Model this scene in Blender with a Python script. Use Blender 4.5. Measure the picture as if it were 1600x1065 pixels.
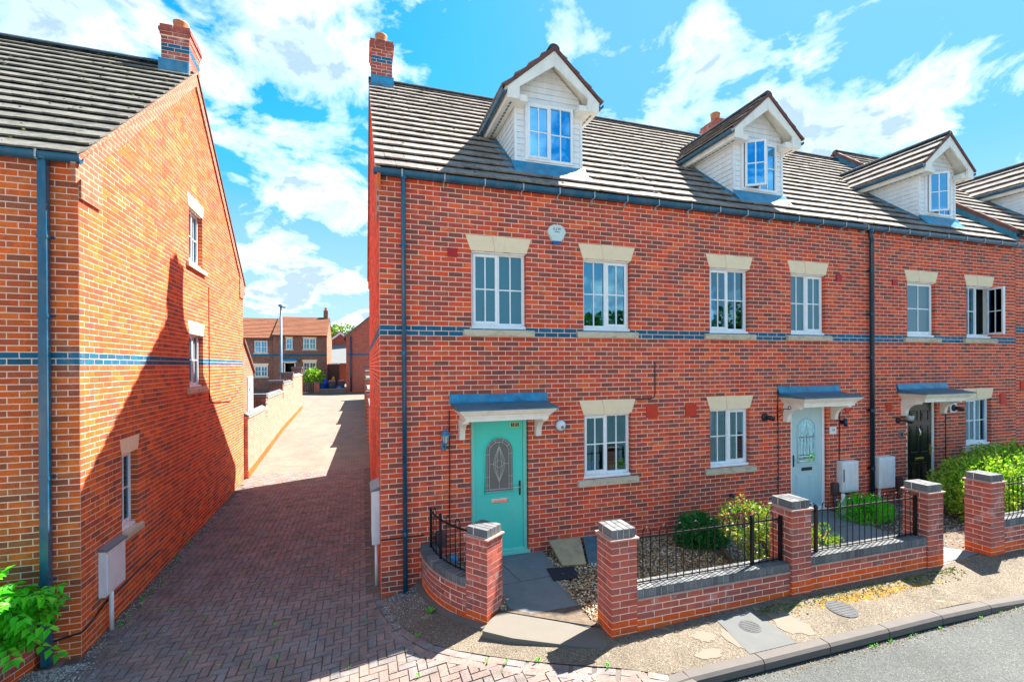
import bpy, math, random
from mathutils import Vector, Matrix, noise as mnoise
random.seed(7)
for o in list(bpy.data.objects): bpy.data.objects.remove(o)
scene = bpy.context.scene
COL = scene.collection
PI = math.pi

# ------------------------------------------------------------------ camera
CAM = Vector((-0.2572, -6.9698, 3.3801)); YAW, PITCH, ROLL = 0.304, -0.0016, -0.0054
FPX, PX, PY, IW, IH = 722.97, 791.43, 571.22, 1600.0, 1065.0
_R = Vector((math.cos(YAW), -math.sin(YAW), 0))
CF = Vector((math.sin(YAW)*math.cos(PITCH), math.cos(YAW)*math.cos(PITCH), math.sin(PITCH)))
_U = _R.cross(CF)
CR = math.cos(ROLL)*_R + math.sin(ROLL)*_U
CU = -math.sin(ROLL)*_R + math.cos(ROLL)*_U
cd = bpy.data.cameras.new('camera'); cam = bpy.data.objects.new('camera', cd); COL.objects.link(cam)
cam.matrix_world = Matrix(((CR.x, CU.x, -CF.x, CAM.x), (CR.y, CU.y, -CF.y, CAM.y), (CR.z, CU.z, -CF.z, CAM.z), (0, 0, 0, 1)))
cd.sensor_fit = 'HORIZONTAL'; cd.sensor_width = 36.0; cd.lens = FPX/IW*36.0
cd.shift_x = (IW/2-PX)/IW; cd.shift_y = (PY-IH/2)/IW
cd.clip_start = 0.05; cd.clip_end = 3000
scene.camera = cam
def project(p):
    d = Vector(p)-CAM; z = d.dot(CF)
    if z <= 0.05: return None
    return PX+FPX*d.dot(CR)/z, PY-FPX*d.dot(CU)/z, z

# ------------------------------------------------------------------ sun, sky, exposure
SUN = Vector((3.78, 1.40, 5.95)).normalized()
SUN_EL = math.asin(SUN.z); SUN_ROT = math.atan2(SUN.x, SUN.y)
sd = bpy.data.lights.new('sun', 'SUN'); sd.energy = 2.0; sd.angle = math.radians(0.5); sd.color = (1.0, 0.93, 0.82)
so = bpy.data.objects.new('sun', sd); COL.objects.link(so)
so.rotation_euler = SUN.to_track_quat('Z', 'Y').to_euler(); so.location = (20, 8, 30)
world = bpy.data.worlds.new('World'); scene.world = world; world.use_nodes = True
SKY_STRENGTH = 0.15; CLOUD_SEED = 36.0
scene.view_settings.view_transform = 'Standard'; scene.view_settings.look = 'None'
scene.view_settings.gamma = 1.0; scene.view_settings.use_curve_mapping = False
scene.view_settings.exposure = 3.36

class NT:
    def __init__(s, nt): s.nt = nt
    def n(s, t, **kw):
        nd = s.nt.nodes.new(t)
        for k, v in kw.items():
            if k.startswith('i_'):
                key = k[2:]; key = int(key) if key.isdigit() else key.replace('_', ' ')
                nd.inputs[key].default_value = v
            else: setattr(nd, k, v)
        return nd
    def l(s, a, b): s.nt.links.new(a, b)
    def math(s, op, a, b=None, c=None, clamp=False):
        nd = s.nt.nodes.new('ShaderNodeMath'); nd.operation = op; nd.use_clamp = clamp
        for i, v in enumerate((a, b, c)):
            if v is None: continue
            if isinstance(v, (int, float)): nd.inputs[i].default_value = v
            else: s.l(v, nd.inputs[i])
        return nd.outputs[0]
    def mix(s, fac, a, b, blend='MIX'):
        nd = s.nt.nodes.new('ShaderNodeMix'); nd.data_type = 'RGBA'; nd.blend_type = blend
        for idx, v in ((0, fac), (6, a), (7, b)):
            if isinstance(v, (int, float)): nd.inputs[idx].default_value = v
            elif isinstance(v, (tuple, list)): nd.inputs[idx].default_value = (*v[:3], 1)
            else: s.l(v, nd.inputs[idx])
        return nd.outputs[2]
    def ramp(s, fac, stops, interp='LINEAR'):
        nd = s.nt.nodes.new('ShaderNodeValToRGB'); cr = nd.color_ramp; cr.interpolation = interp
        while len(cr.elements) > 1: cr.elements.remove(cr.elements[-1])
        for i, (p, c) in enumerate(stops):
            e = cr.elements[0] if i == 0 else cr.elements.new(p)
            e.position = p; e.color = (*c[:3], 1) if isinstance(c, (tuple, list)) else (c, c, c, 1)
        s.l(fac, nd.inputs[0]); return nd.outputs[0]
    def noise(s, vec, scale, detail=3, rough=0.5, dist=0.0):
        nd = s.nt.nodes.new('ShaderNodeTexNoise'); nd.inputs['Scale'].default_value = scale
        nd.inputs['Detail'].default_value = detail; nd.inputs['Roughness'].default_value = rough
        nd.inputs['Distortion'].default_value = dist
        if vec is not None: s.l(vec, nd.inputs['Vector'])
        return nd.outputs['Fac']
    def scale(s, vec, xyz):
        nd = s.nt.nodes.new('ShaderNodeMapping'); nd.inputs['Scale'].default_value = xyz; s.l(vec, nd.inputs[0]); return nd.outputs[0]

# sky: Nishita blue with broken cumulus lying in a layer overhead
w = NT(world.node_tree); world.node_tree.nodes.clear()
sky = w.n('ShaderNodeTexSky', sky_type='NISHITA', sun_disc=False, sun_elevation=SUN_EL, sun_rotation=SUN_ROT)
sky.altitude = 50; sky.air_density = 1.0; sky.dust_density = 0.6; sky.ozone_density = 2.0
hs = w.n('ShaderNodeHueSaturation', i_Saturation=1.5, i_Value=0.225, i_Hue=0.489); w.l(sky.outputs[0], hs.inputs['Color'])
tc = w.n('ShaderNodeTexCoord'); sx = w.n('ShaderNodeSeparateXYZ'); w.l(tc.outputs['Generated'], sx.inputs[0])
up = w.math('MAXIMUM', sx.outputs[2], 0.0); den = w.math('ADD', up, 0.32)
cx = w.math('DIVIDE', sx.outputs[0], den); cy = w.math('DIVIDE', sx.outputs[1], den)
cc = w.n('ShaderNodeCombineXYZ'); w.l(cx, cc.inputs[0]); w.l(cy, cc.inputs[1]); cc.inputs[2].default_value = CLOUD_SEED
big = w.noise(cc.outputs[0], 1.15, 2, 0.5); fine = w.noise(cc.outputs[0], 4.6, 9, 0.60, 0.35)
dens = w.math('ADD', w.math('MULTIPLY', big, 0.62), w.math('MULTIPLY', fine, 0.5))
mask = w.ramp(dens, [(0.555, 0.0), (0.59, 0.35), (0.625, 0.80), (0.68, 0.97)])
shade = w.noise(cc.outputs[0], 2.6, 6, 0.62, 0.2)
core = w.math('MULTIPLY', w.ramp(dens, [(0.545, 0.0), (0.64, 1.0)]), w.ramp(shade, [(0.30, 0.0), (0.52, 1.0)]))
cl_col = w.mix(core, (1.75, 1.69, 1.63), (0.42, 0.55, 0.66))
hz = w.ramp(sx.outputs[2], [(0.0, 1.0), (0.12, 0.75), (0.34, 0.0)])
deep = w.mix(0.85, hs.outputs[0], (0.13, 0.42, 0.66), 'DARKEN')
blue = w.mix(hz, deep, (0.42, 0.62, 0.76))
s2 = w.mix(mask, blue, cl_col)
bgn = w.n('ShaderNodeBackground', i_Strength=SKY_STRENGTH); w.l(s2, bgn.inputs[0])
wo = w.n('ShaderNodeOutputWorld'); w.l(bgn.outputs[0], wo.inputs[0])

# ------------------------------------------------------------------ mesh helpers
class Fr:
    """a wall frame: u along, d outward, z up"""
    def __init__(s, o, U, N): s.o = Vector(o); s.U = Vector(U).normalized(); s.N = Vector(N).normalized()
    def P(s, u, d, z): return s.o + s.U*u + s.N*d + Vector((0, 0, z))
    def turned(s, u, d, ang):
        U = s.U*math.cos(ang)+s.N*math.sin(ang); N = -s.U*math.sin(ang)+s.N*math.cos(ang)
        return Fr(s.P(u, d, 0), U, N)
WORLD = Fr((0, 0, 0), (1, 0, 0), (0, 1, 0))

class MB:
    def __init__(s): s.v = []; s.f = []
    def quad(s, a, b, c, d):
        i = len(s.v); s.v += [tuple(a), tuple(b), tuple(c), tuple(d)]; s.f.append((i, i+1, i+2, i+3))
    def poly(s, pts):
        i = len(s.v); s.v += [tuple(p) for p in pts]; s.f.append(tuple(range(i, i+len(pts))))
    def hexa(s, c, skip=()):
        i = len(s.v); s.v += [tuple(p) for p in c]
        for k, q in enumerate(((0, 3, 2, 1), (4, 5, 6, 7), (0, 1, 5, 4), (1, 2, 6, 5), (2, 3, 7, 6), (3, 0, 4, 7))):
            if k not in skip: s.f.append(tuple(i+a for a in q))
    def box(s, x0, x1, y0, y1, z0, z1): s.fbox(WORLD, x0, x1, y0, y1, z0, z1)
    def fbox(s, fr, u0, u1, d0, d1, z0, z1):
        if fr.U.cross(fr.N).z < 0: d0, d1 = d1, d0
        s.hexa([fr.P(u0, d0, z0), fr.P(u1, d0, z0), fr.P(u1, d1, z0), fr.P(u0, d1, z0),
                fr.P(u0, d0, z1), fr.P(u1, d0, z1), fr.P(u1, d1, z1), fr.P(u0, d1, z1)])
    def fprism(s, fr, prof, d0, d1):
        """polygon in (u,z) pushed from d0 to d1"""
        a = [fr.P(u, d0, z) for u, z in prof]; b = [fr.P(u, d1, z) for u, z in prof]; n = len(prof)
        s.poly(a[::-1]); s.poly(b)
        for i in range(n):
            j = (i+1) % n; s.quad(a[i], a[j], b[j], b[i])
    def uprism(s, fr, prof, u0, u1):
        """polygon in (d,z) pushed along u"""
        a = [fr.P(u0, d, z) for d, z in prof]; b = [fr.P(u1, d, z) for d, z in prof]; n = len(prof)
        s.poly(a); s.poly(b[::-1])
        for i in range(n):
            j = (i+1) % n; s.quad(a[j], a[i], b[i], b[j])
    def sweep(s, pts, prof):
        """closed 2D profile (side, up) swept along points with vertical up"""
        rings = []
        for i, p in enumerate(pts):
            p = Vector(p); a = Vector(pts[max(0, i-1)]); b = Vector(pts[min(len(pts)-1, i+1)])
            t = (b-a); t.z = 0; t.normalize(); side = Vector((t.y, -t.x, 0))
            rings.append([p+side*q[0]+Vector((0, 0, q[1])) for q in prof])
        base = len(s.v); n = len(prof)
        for r in rings: s.v += [tuple(q) for q in r]
        for i in range(len(rings)-1):
            for k in range(n):
                m = (k+1) % n
                s.f.append((base+i*n+k, base+i*n+m, base+(i+1)*n+m, base+(i+1)*n+k))
        s.f.append(tuple(base+k for k in range(n))[::-1]); s.f.append(tuple(base+(len(rings)-1)*n+k for k in range(n)))
    def tube(s, pts, r, n=8, cap=True):
        pts = [Vector(p) for p in pts]; rr = r if isinstance(r, (list, tuple)) else [r]*len(pts)
        base = len(s.v); prev = None
        for i, p in enumerate(pts):
            t = (pts[min(len(pts)-1, i+1)]-pts[max(0, i-1)]).normalized()
            if prev is None:
                a = Vector((0, 0, 1)) if abs(t.z) < 0.9 else Vector((1, 0, 0)); x = t.cross(a).normalized()
            else:
                x = prev-t*prev.dot(t); x.normalize()
            prev = x; y = t.cross(x)
            for k in range(n):
                th = 2*PI*k/n; s.v.append(tuple(p+(x*math.cos(th)+y*math.sin(th))*rr[i]))
        for i in range(len(pts)-1):
            for k in range(n):
                m = (k+1) % n; s.f.append((base+i*n+k, base+i*n+m, base+(i+1)*n+m, base+(i+1)*n+k))
        if cap:
            s.f.append(tuple(base+k for k in range(n))[::-1]); s.f.append(tuple(base+(len(pts)-1)*n+k for k in range(n)))
    def lathe(s, c, prof, n=20):
        """(r,z) profile turned round the vertical through c"""
        c = Vector(c); base = len(s.v)
        for r, z in prof:
            for k in range(n):
                th = 2*PI*k/n; s.v.append((c.x+r*math.cos(th), c.y+r*math.sin(th), c.z+z))
        for i in range(len(prof)-1):
            for k in range(n):
                m = (k+1) % n; s.f.append((base+i*n+k, base+i*n+m, base+(i+1)*n+m, base+(i+1)*n+k))
    def disc(s, c, nrm, prof, n=20):
        """(r,h) profile turned round the axis nrm through c"""
        c = Vector(c); nrm = Vector(nrm).normalized(); a = Vector((0, 0, 1)) if abs(nrm.z) < .9 else Vector((1, 0, 0))
        x = nrm.cross(a).normalized(); y = nrm.cross(x); base = len(s.v)
        for r, h in prof:
            for k in range(n):
                th = 2*PI*k/n; s.v.append(tuple(c+nrm*h+(x*math.cos(th)+y*math.sin(th))*r))
        for i in range(len(prof)-1):
            for k in range(n):
                m = (k+1) % n; s.f.append((base+i*n+k, base+i*n+m, base+(i+1)*n+m, base+(i+1)*n+k))
        s.f.append(tuple(base+(len(prof)-1)*n+k for k in range(n)))
    def mesh(s, name, mat, smooth=False):
        me = bpy.data.meshes.new(name); me.from_pydata(s.v, [], s.f); me.update()
        if mat is not None: me.materials.append(MAT[mat])
        if smooth: me.shade_smooth()
        return me
    def build(s, name, mat, parent=None, smooth=False, bevel=0.0, origin=None):
        if origin is not None:
            o3 = Vector(origin); s.v = [tuple(Vector(p)-o3) for p in s.v]
        o = obj(name, s.mesh(name, mat, smooth), parent, origin or (0, 0, 0))
        if bevel:
            m = o.modifiers.new('bevel', 'BEVEL'); m.width = bevel; m.segments = 2; m.limit_method = 'ANGLE'
        return o

WL = {}
def obj(name, data, parent=None, loc=(0, 0, 0), M=None):
    o = bpy.data.objects.new(name, data); COL.objects.link(o)
    pl = WL[parent.name] if parent is not None else Vector((0, 0, 0))
    if parent is not None: o.parent = parent
    if M is not None:
        o.matrix_local = Matrix.Translation(-pl) @ M; WL[o.name] = M.translation.copy()
    else:
        o.location = Vector(loc)-pl; WL[o.name] = Vector(loc)
    return o
def tag(o, label, cat, group=None):
    o['label'] = label; o['category'] = cat
    if group: o['group'] = group
    return o
def thing(name, label, cat, loc=(0, 0, 0), group=None):
    return tag(obj(name, None, None, loc), label, cat, group)
def structure(o): o['kind'] = 'structure'; return o
def stuff(o, label=None, cat=None):
    o['kind'] = 'stuff'
    if label: o['label'] = label
    if cat: o['category'] = cat
    return o
def lerp_table(tab, x):
    if x <= tab[0][0]: return tab[0][1]
    for (a, va), (b, vb) in zip(tab, tab[1:]):
        if x <= b: return va+(vb-va)*(x-a)/(b-a)
    return tab[-1][1]
# ------------------------------------------------------------------ materials
MAT = {}
def newmat(name):
    m = bpy.data.materials.new(name); m.use_nodes = True; m.node_tree.nodes.clear(); MAT[name] = m
    return NT(m.node_tree)
def finish(t, color, rough=0.6, bump=None, bstr=0.2, bdist=0.01, spec=0.5, metal=0.0, coat=0.0):
    p = t.n('ShaderNodeBsdfPrincipled')
    for key, v in (('Base Color', color), ('Roughness', rough), ('Metallic', metal), ('Specular IOR Level', spec), ('Coat Weight', coat)):
        if isinstance(v, (int, float)): p.inputs[key].default_value = v
        elif isinstance(v, (tuple, list)): p.inputs[key].default_value = (*v[:3], 1)
        else: t.l(v, p.inputs[key])
    if bump is not None:
        b = t.n('ShaderNodeBump', i_Strength=bstr, i_Distance=bdist); t.l(bump, b.inputs['Height']); t.l(b.outputs[0], p.inputs['Normal'])
    o = t.n('ShaderNodeOutputMaterial'); t.l(p.outputs[0], o.inputs[0]); return p
def pos(t): return t.n('ShaderNodeNewGeometry').outputs['Position']
def rnd(t, k=1.0, add=0.0):
    """a number of its own for every piece, whether an object or an island of a joined mesh"""
    g = t.n('ShaderNodeNewGeometry').outputs['Random Per Island']; oi = t.n('ShaderNodeObjectInfo').outputs['Random']
    return t.math('FRACT', t.math('ADD', t.math('MULTIPLY', t.math('ADD', g, oi), k), add))
def plain(name, col, rough=0.5, var=0.12, scale=6.0, bstr=0.0, bscale=80, metal=0.0, spec=0.5, coat=0.0, per=0.0, dirt=0.0):
    t = newmat(name); p = pos(t)
    n = t.noise(p, scale, 4, 0.6)
    c = t.mix(t.ramp(n, [(0.3, 0.0), (0.7, 1.0)]), tuple(x*(1-var) for x in col), tuple(min(1, x*(1+var)) for x in col))
    if per:
        r = rnd(t, 3.7); c = t.mix(1.0, c, t.ramp(r, [(0, 1-per), (1, 1+per)]), 'MULTIPLY')
    if dirt:
        dn = t.noise(t.scale(p, (3.5, 3.5, 0.9)), 1.6, 7, 0.7); c = t.mix(t.math('MULTIPLY', t.ramp(dn, [(0.47, 0.0), (0.68, 1.0)]), dirt), c, (0.27, 0.27, 0.22))
    rr = t.ramp(n, [(0.2, max(0.02, rough-0.08)), (0.8, min(1, rough+0.08))])
    finish(t, c, rr, t.noise(p, bscale, 3) if bstr else None, bstr, 0.004, spec, metal, coat)

def brick(name, stops, darkcol=(0.10, 0.045, 0.045), dark=0.75, white=0.0):
    t = newmat(name); p = pos(t)
    r = rnd(t); r2 = rnd(t, 7.31, 0.37)
    c = t.ramp(r, stops)
    sp = t.scale(p, (7, 7, 11)); n = t.noise(sp, 1.0, 3, 0.55)
    off = t.math('ADD', n, t.math('MULTIPLY', t.math('SUBTRACT', r2, 0.5), 0.42))
    m = t.math('MULTIPLY', t.ramp(off, [(0.47, 0.0), (0.60, 1.0)]), dark)
    c = t.mix(m, c, darkcol)
    f = t.noise(p, 90, 3, 0.6)
    c = t.mix(1.0, c, t.ramp(f, [(0.25, 0.74), (0.75, 1.22)]), 'MULTIPLY')
    if white:
        wn = t.noise(p, 3.2, 5, 0.7)
        c = t.mix(t.math('MULTIPLY', t.ramp(wn, [(0.55, 0.0), (0.70, 1.0)]), white), c, (0.55, 0.44, 0.42))
    big = t.noise(t.scale(p, (0.9, 0.9, 0.45)), 1.0, 6, 0.7); c = t.mix(1.0, c, t.ramp(big, [(0.30, 0.80), (0.55, 1.0), (0.75, 1.10)]), 'MULTIPLY')
    salt = t.noise(t.scale(p, (1.7, 1.7, 0.9)), 1.3, 7, 0.75); c = t.mix(t.math('MULTIPLY', t.ramp(salt, [(0.60, 0.0), (0.72, 1.0)]), 0.22), c, (0.62, 0.50, 0.46))
    st = t.noise(t.scale(p, (4.5, 4.5, 0.30)), 1.0, 5, 0.65); c = t.mix(1.0, c, t.ramp(st, [(0.52, 1.0), (0.72, 0.78)]), 'MULTIPLY')
    finish(t, c, 0.86, t.noise(p, 160, 4, 0.65), 0.35, 0.004, 0.3)

RED = [(0.0, (0.690, 0.077, 0.031)), (0.16, (0.868, 0.105, 0.032)), (0.30, (0.735, 0.088, 0.036)), (0.44, (0.920, 0.166, 0.045)), (0.54, (0.801, 0.110, 0.045)), (0.64, (0.646, 0.094, 0.050)), (0.74, (0.512, 0.083, 0.050)), (0.84, (0.378, 0.088, 0.059)), (0.93, (0.257, 0.083, 0.059)), (1.0, (0.557, 0.121, 0.068))]
brick('brick_red', RED, (0.27, 0.068, 0.055), 0.5)
brick('brick_warm', [(0.0, (0.660, 0.101, 0.019)), (0.2, (0.820, 0.170, 0.026)), (0.4, (0.720, 0.110, 0.022)), (0.55, (0.860, 0.193, 0.030)), (0.7, (0.620, 0.097, 0.027)), (0.82, (0.440, 0.097, 0.041)), (0.93, (0.280, 0.092, 0.049)), (1.0, (0.700, 0.184, 0.053))], (0.300, 0.078, 0.038), 0.45)
brick('brick_garden', [(0.0, (0.42, 0.085, 0.060)), (0.4, (0.56, 0.125, 0.082)), (0.75, (0.48, 0.12, 0.09)), (1.0, (0.28, 0.095, 0.085))], (0.20, 0.085, 0.08), 0.45, 0.75)
brick('brick_orange', [(0.0, (0.800, 0.105, 0.014)), (0.5, (0.860, 0.136, 0.018)), (1.0, (0.700, 0.090, 0.018))], (0.350, 0.062, 0.036), 0.15, 0.12)
brick('brick_blue', [(0.0, (0.008, 0.125, 0.235)), (0.6, (0.012, 0.165, 0.30)), (1.0, (0.010, 0.10, 0.18))], (0.02, 0.07, 0.12), 0.2)
brick('brick_coping', [(0.0, (0.123, 0.134, 0.144)), (0.6, (0.184, 0.193, 0.195)), (1.0, (0.091, 0.098, 0.109))], (0.070, 0.069, 0.080), 0.25, 0.12)
# far brickwork: too far off to see the pieces
def far_brick(name, c1, c2, mor, axis):
    t = newmat(name); p = pos(t); s = t.n('ShaderNodeSeparateXYZ'); t.l(p, s.inputs[0])
    cb = t.n('ShaderNodeCombineXYZ'); t.l(s.outputs[axis], cb.inputs[0]); t.l(s.outputs[2], cb.inputs[1])
    b = t.n('ShaderNodeTexBrick', i_Scale=1.0); b.inputs['Brick Width'].default_value = .225; b.inputs['Row Height'].default_value = .075
    b.inputs['Mortar Size'].default_value = .007; b.inputs['Color1'].default_value = (*c1, 1); b.inputs['Color2'].default_value = (*c2, 1); b.inputs['Mortar'].default_value = (*mor, 1)
    t.l(cb.outputs[0], b.inputs['Vector'])
    n = t.noise(p, 5, 4); c = t.mix(1.0, b.outputs[0], t.ramp(n, [(0.3, 0.75), (0.7, 1.2)]), 'MULTIPLY')
    finish(t, c, 0.9)
far_brick('far_brick_brown', (0.26, 0.075, 0.045), (0.10, 0.05, 0.04), (0.36, 0.26, 0.2), 0)
far_brick('far_brick_red', (0.40, 0.06, 0.03), (0.30, 0.05, 0.03), (0.45, 0.26, 0.2), 0)
far_brick('far_brick_side', (0.42, 0.115, 0.055), (0.34, 0.10, 0.055), (0.5, 0.33, 0.24), 1)
far_brick('brick_core', (0.36, 0.05, 0.03), (0.22, 0.045, 0.035), (0.5, 0.36, 0.3), 0)

def mortar():
    t = newmat('mortar'); p = pos(t)
    n = t.noise(p, 2.2, 4, 0.6); c = t.ramp(n, [(0.3, (0.86, 0.55, 0.43)), (0.6, (0.92, 0.63, 0.51)), (0.8, (0.80, 0.51, 0.41))])
    finish(t, c, 0.95, t.noise(p, 200, 3), 0.3, 0.003, 0.2)
mortar()
def stone(name, a, b, dirt):
    t = newmat(name); p = pos(t)
    c = t.mix(t.noise(p, 5, 4, 0.6), a, b)
    d = t.noise(t.scale(p, (3, 3, 7)), 2.0, 6, 0.7)
    c = t.mix(t.math('MULTIPLY', t.ramp(d, [(0.48, 0.0), (0.66, 1.0)]), dirt), c, (0.16, 0.14, 0.12))
    finish(t, c, 0.85, t.noise(p, 130, 4), 0.25, 0.004, 0.25)
stone('stone_lintel', (0.88, 0.67, 0.43), (0.93, 0.75, 0.52), 0.08)
stone('stone_sill', (0.58, 0.48, 0.34), (0.66, 0.56, 0.41), 0.5)
stone('concrete', (0.163, 0.147, 0.125), (0.130, 0.122, 0.109), 0.5)
stone('concrete_grey', (0.120, 0.127, 0.128), (0.090, 0.096, 0.099), 0.25)
stone('kerb_stone', (0.127, 0.115, 0.107), (0.093, 0.087, 0.086), 0.2)
stone('slab_grey', (0.212, 0.230, 0.238), (0.145, 0.162, 0.178), 0.35)
stone('slab_beige', (0.504, 0.406, 0.238), (0.350, 0.280, 0.168), 0.4)
plain('upvc', (0.87, 0.88, 0.89), 0.28, 0.02, 3, dirt=0.10)
plain('cladding', (0.85, 0.86, 0.86), 0.38, 0.03, 2, per=0.03, dirt=0.22)
plain('cream_paint', (0.88, 0.84, 0.75), 0.42, 0.04, 4, dirt=0.22)
plain('gutter', (0.004, 0.085, 0.165), 0.22, 0.15, 6, spec=0.6, dirt=0.20)
plain('pipe_dark', (0.003, 0.034, 0.068), 0.22, 0.15, 6, spec=0.6)
plain('lead', (0.020, 0.23, 0.40), 0.45, 0.35, 5, 0.4, 9, metal=0.1, dirt=0.35)
plain('lead_roof', (0.05, 0.15, 0.20), 0.5, 0.3, 6, 0.3, 12)
plain('iron', (0.004, 0.005, 0.008), 0.42, 0.2, 20, spec=0.35)
plain('clip', (0.42, 0.43, 0.44), 0.4, 0.1)
plain('terracotta', (0.48, 0.17, 0.06), 0.75, 0.3, 8, 0.3, 60)
plain('verge_red', (0.15, 0.062, 0.052), 0.8, 0.3, 7, 0.3, 60)
plain('teal_paint', (0.060, 0.68, 0.56), 0.33, 0.03, 3, 0.08, 180, dirt=0.10)
plain('teal_frame', (0.20, 0.66, 0.55), 0.36, 0.03, 3)
plain('pale_blue_paint', (0.46, 0.68, 0.72), 0.36, 0.03, 3, 0.08, 180, dirt=0.10)
plain('black_paint', (0.010, 0.012, 0.013), 0.22, 0.1, 3, spec=0.5, coat=0.25)
plain('chrome', (0.75, 0.70, 0.66), 0.15, 0.05, 8, metal=1.0)
plain('brass', (0.72, 0.50, 0.12), 0.2, 0.05, 8, metal=1.0)
plain('black_plastic', (0.010, 0.012, 0.018), 0.35, 0.1)
plain('white_plastic', (0.802, 0.831, 0.854), 0.42, 0.05, 4, dirt=0.25)
plain('grey_plastic', (0.16, 0.18, 0.2), 0.45, 0.1, 4)
plain('brown_plastic', (0.10, 0.055, 0.06), 0.5, 0.1, 4)
plain('red_plastic', (0.42, 0.004, 0.006), 0.5, 0.1, 10)
plain('orange_vent', (0.62, 0.040, 0.012), 0.6, 0.1, 10)
plain('lamp_blue', (0.06, 0.20, 0.33), 0.35, 0.1, 10, metal=0.2)
plain('frosted', (0.42, 0.47, 0.46), 0.3, 0.08, 10)
plain('alarm_white', (0.62, 0.72, 0.68), 0.35, 0.05, 5)
plain('alarm_blue', (0.008, 0.10, 0.40), 0.2, 0.05, 5)
plain('letter_black', (0.01, 0.01, 0.012), 0.5, 0.05)
plain('letter_gold', (0.80, 0.62, 0.26), 0.4, 0.05)
plain('cable', (0.012, 0.010, 0.012), 0.5, 0.1)
plain('slate_blue', (0.053, 0.143, 0.188), 0.45, 0.3, 9, 0.3, 60)
plain('mat_black', (0.012, 0.016, 0.028), 0.9, 0.3, 40, 0.6, 220)
plain('timber_edge', (0.10, 0.07, 0.04), 0.85, 0.3, 20, 0.4, 40)
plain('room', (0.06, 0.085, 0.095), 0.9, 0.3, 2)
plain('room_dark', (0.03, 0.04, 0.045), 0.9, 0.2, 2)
plain('curtain', (0.62, 0.62, 0.58), 0.9, 0.08, 12)
plain('blue_item', (0.02, 0.09, 0.42), 0.3, 0.1, 8)
plain('gate_blue', (0.055, 0.075, 0.10), 0.7, 0.2, 10)
plain('wood_brown', (0.09, 0.045, 0.035), 0.7, 0.2, 10)
plain('bin_grey', (0.03, 0.05, 0.065), 0.5, 0.1, 6)
plain('bin_red', (0.36, 0.05, 0.07), 0.45, 0.1, 6)
plain('yellow_plastic', (0.7, 0.4, 0.02), 0.4, 0.1, 6)
plain('lamp_post', (0.154, 0.210, 0.266), 0.45, 0.1, 4, metal=0.3)
plain('bark', (0.09, 0.06, 0.04), 0.9, 0.3, 14, 0.6, 40)
plain('soil', (0.112, 0.083, 0.060), 0.95, 0.4, 12, 0.6, 60)
plain('blind', (0.60, 0.63, 0.62), 0.5, 0.05, 6)
plain('moss', (0.075, 0.085, 0.012), 0.95, 0.5, 14, 0.6, 90, per=0.35)
plain('moss_gold', (0.30, 0.17, 0.015), 0.95, 0.4, 14, 0.6, 90, per=0.35)
plain('cover_grey', (0.085, 0.088, 0.092), 0.85, 0.2, 12, 0.3, 60, spec=0.2)

def tile(name, a, b, lichen, moss=0.5):
    t = newmat(name); p = pos(t); r = rnd(t, 5.13)
    c = t.mix(r, a, b)
    n = t.noise(p, 7, 6, 0.7); c = t.mix(t.ramp(n, [(0.42, 0.0), (0.62, 0.75)]), c, lichen)
    n2 = t.noise(p, 34, 4, 0.7); c = t.mix(t.math('MULTIPLY', t.ramp(n2, [(0.60, 0.0), (0.68, 1.0)]), moss), c, (0.045, 0.045, 0.03))
    n3 = t.noise(p, 55, 3, 0.6); c = t.mix(t.math('MULTIPLY', t.ramp(n3, [(0.64, 0.0), (0.70, 1.0)]), 0.5), c, (0.50, 0.47, 0.40))
    finish(t, c, 0.9, t.noise(p, 90, 4), 0.35, 0.005, 0.2)
tile('roof_tile', (0.135, 0.117, 0.110), (0.248, 0.216, 0.198), (0.306, 0.275, 0.252), 0.7)
tile('roof_tile_grey', (0.077, 0.077, 0.074), (0.140, 0.137, 0.124), (0.184, 0.180, 0.160), 0.5)
tile('roof_tile_far', (0.180, 0.065, 0.036), (0.243, 0.090, 0.050), (0.225, 0.108, 0.068), 0.2)
tile('ridge_dark', (0.03, 0.05, 0.075), (0.05, 0.075, 0.10), (0.07, 0.09, 0.10), 0.3)

def glass(name, refl, tint, rough=0.0, tintg=(0.36, 0.76, 1.0)):
    t = newmat(name)
    fr = t.n('ShaderNodeFresnel', i_IOR=1.5); fac = t.math('ADD', t.math('MULTIPLY', fr.outputs[0], 1.0-refl), refl, clamp=True)
    p = pos(t); wob = t.noise(p, 2.6, 2)
    b = t.n('ShaderNodeBump', i_Strength=0.03, i_Distance=0.02); t.l(wob, b.inputs['Height'])
    g = t.n('ShaderNodeBsdfGlossy', i_Roughness=0.015+rough); g.inputs['Color'].default_value = (*tintg, 1); t.l(b.outputs[0], g.inputs['Normal'])
    tr = t.n('ShaderNodeBsdfTransparent'); tr.inputs['Color'].default_value = (*tint, 1)
    m = t.n('ShaderNodeMixShader'); t.l(fac, m.inputs[0]); t.l(tr.outputs[0], m.inputs[1]); t.l(g.outputs[0], m.inputs[2])
    o = t.n('ShaderNodeOutputMaterial'); t.l(m.outputs[0], o.inputs[0])
glass('glass', 0.22, (0.72, 0.88, 0.90))
glass('glass_clear', 0.10, (0.80, 0.92, 0.92))
glass('glass_mirror', 0.62, (0.3, 0.45, 0.5), tintg=(0.16, 0.55, 0.95))
def frost(name, c):
    t = newmat(name); p = pos(t)
    finish(t, c, 0.34, t.noise(p, 60, 3), 0.25, 0.004, 1.0, coat=0.0)
frost('glass_frosted', (0.025, 0.17, 0.24))
frost('glass_door', (0.10, 0.115, 0.11))
plain('came', (0.62, 0.64, 0.62), 0.35, 0.05, 8, metal=0.3)

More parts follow.
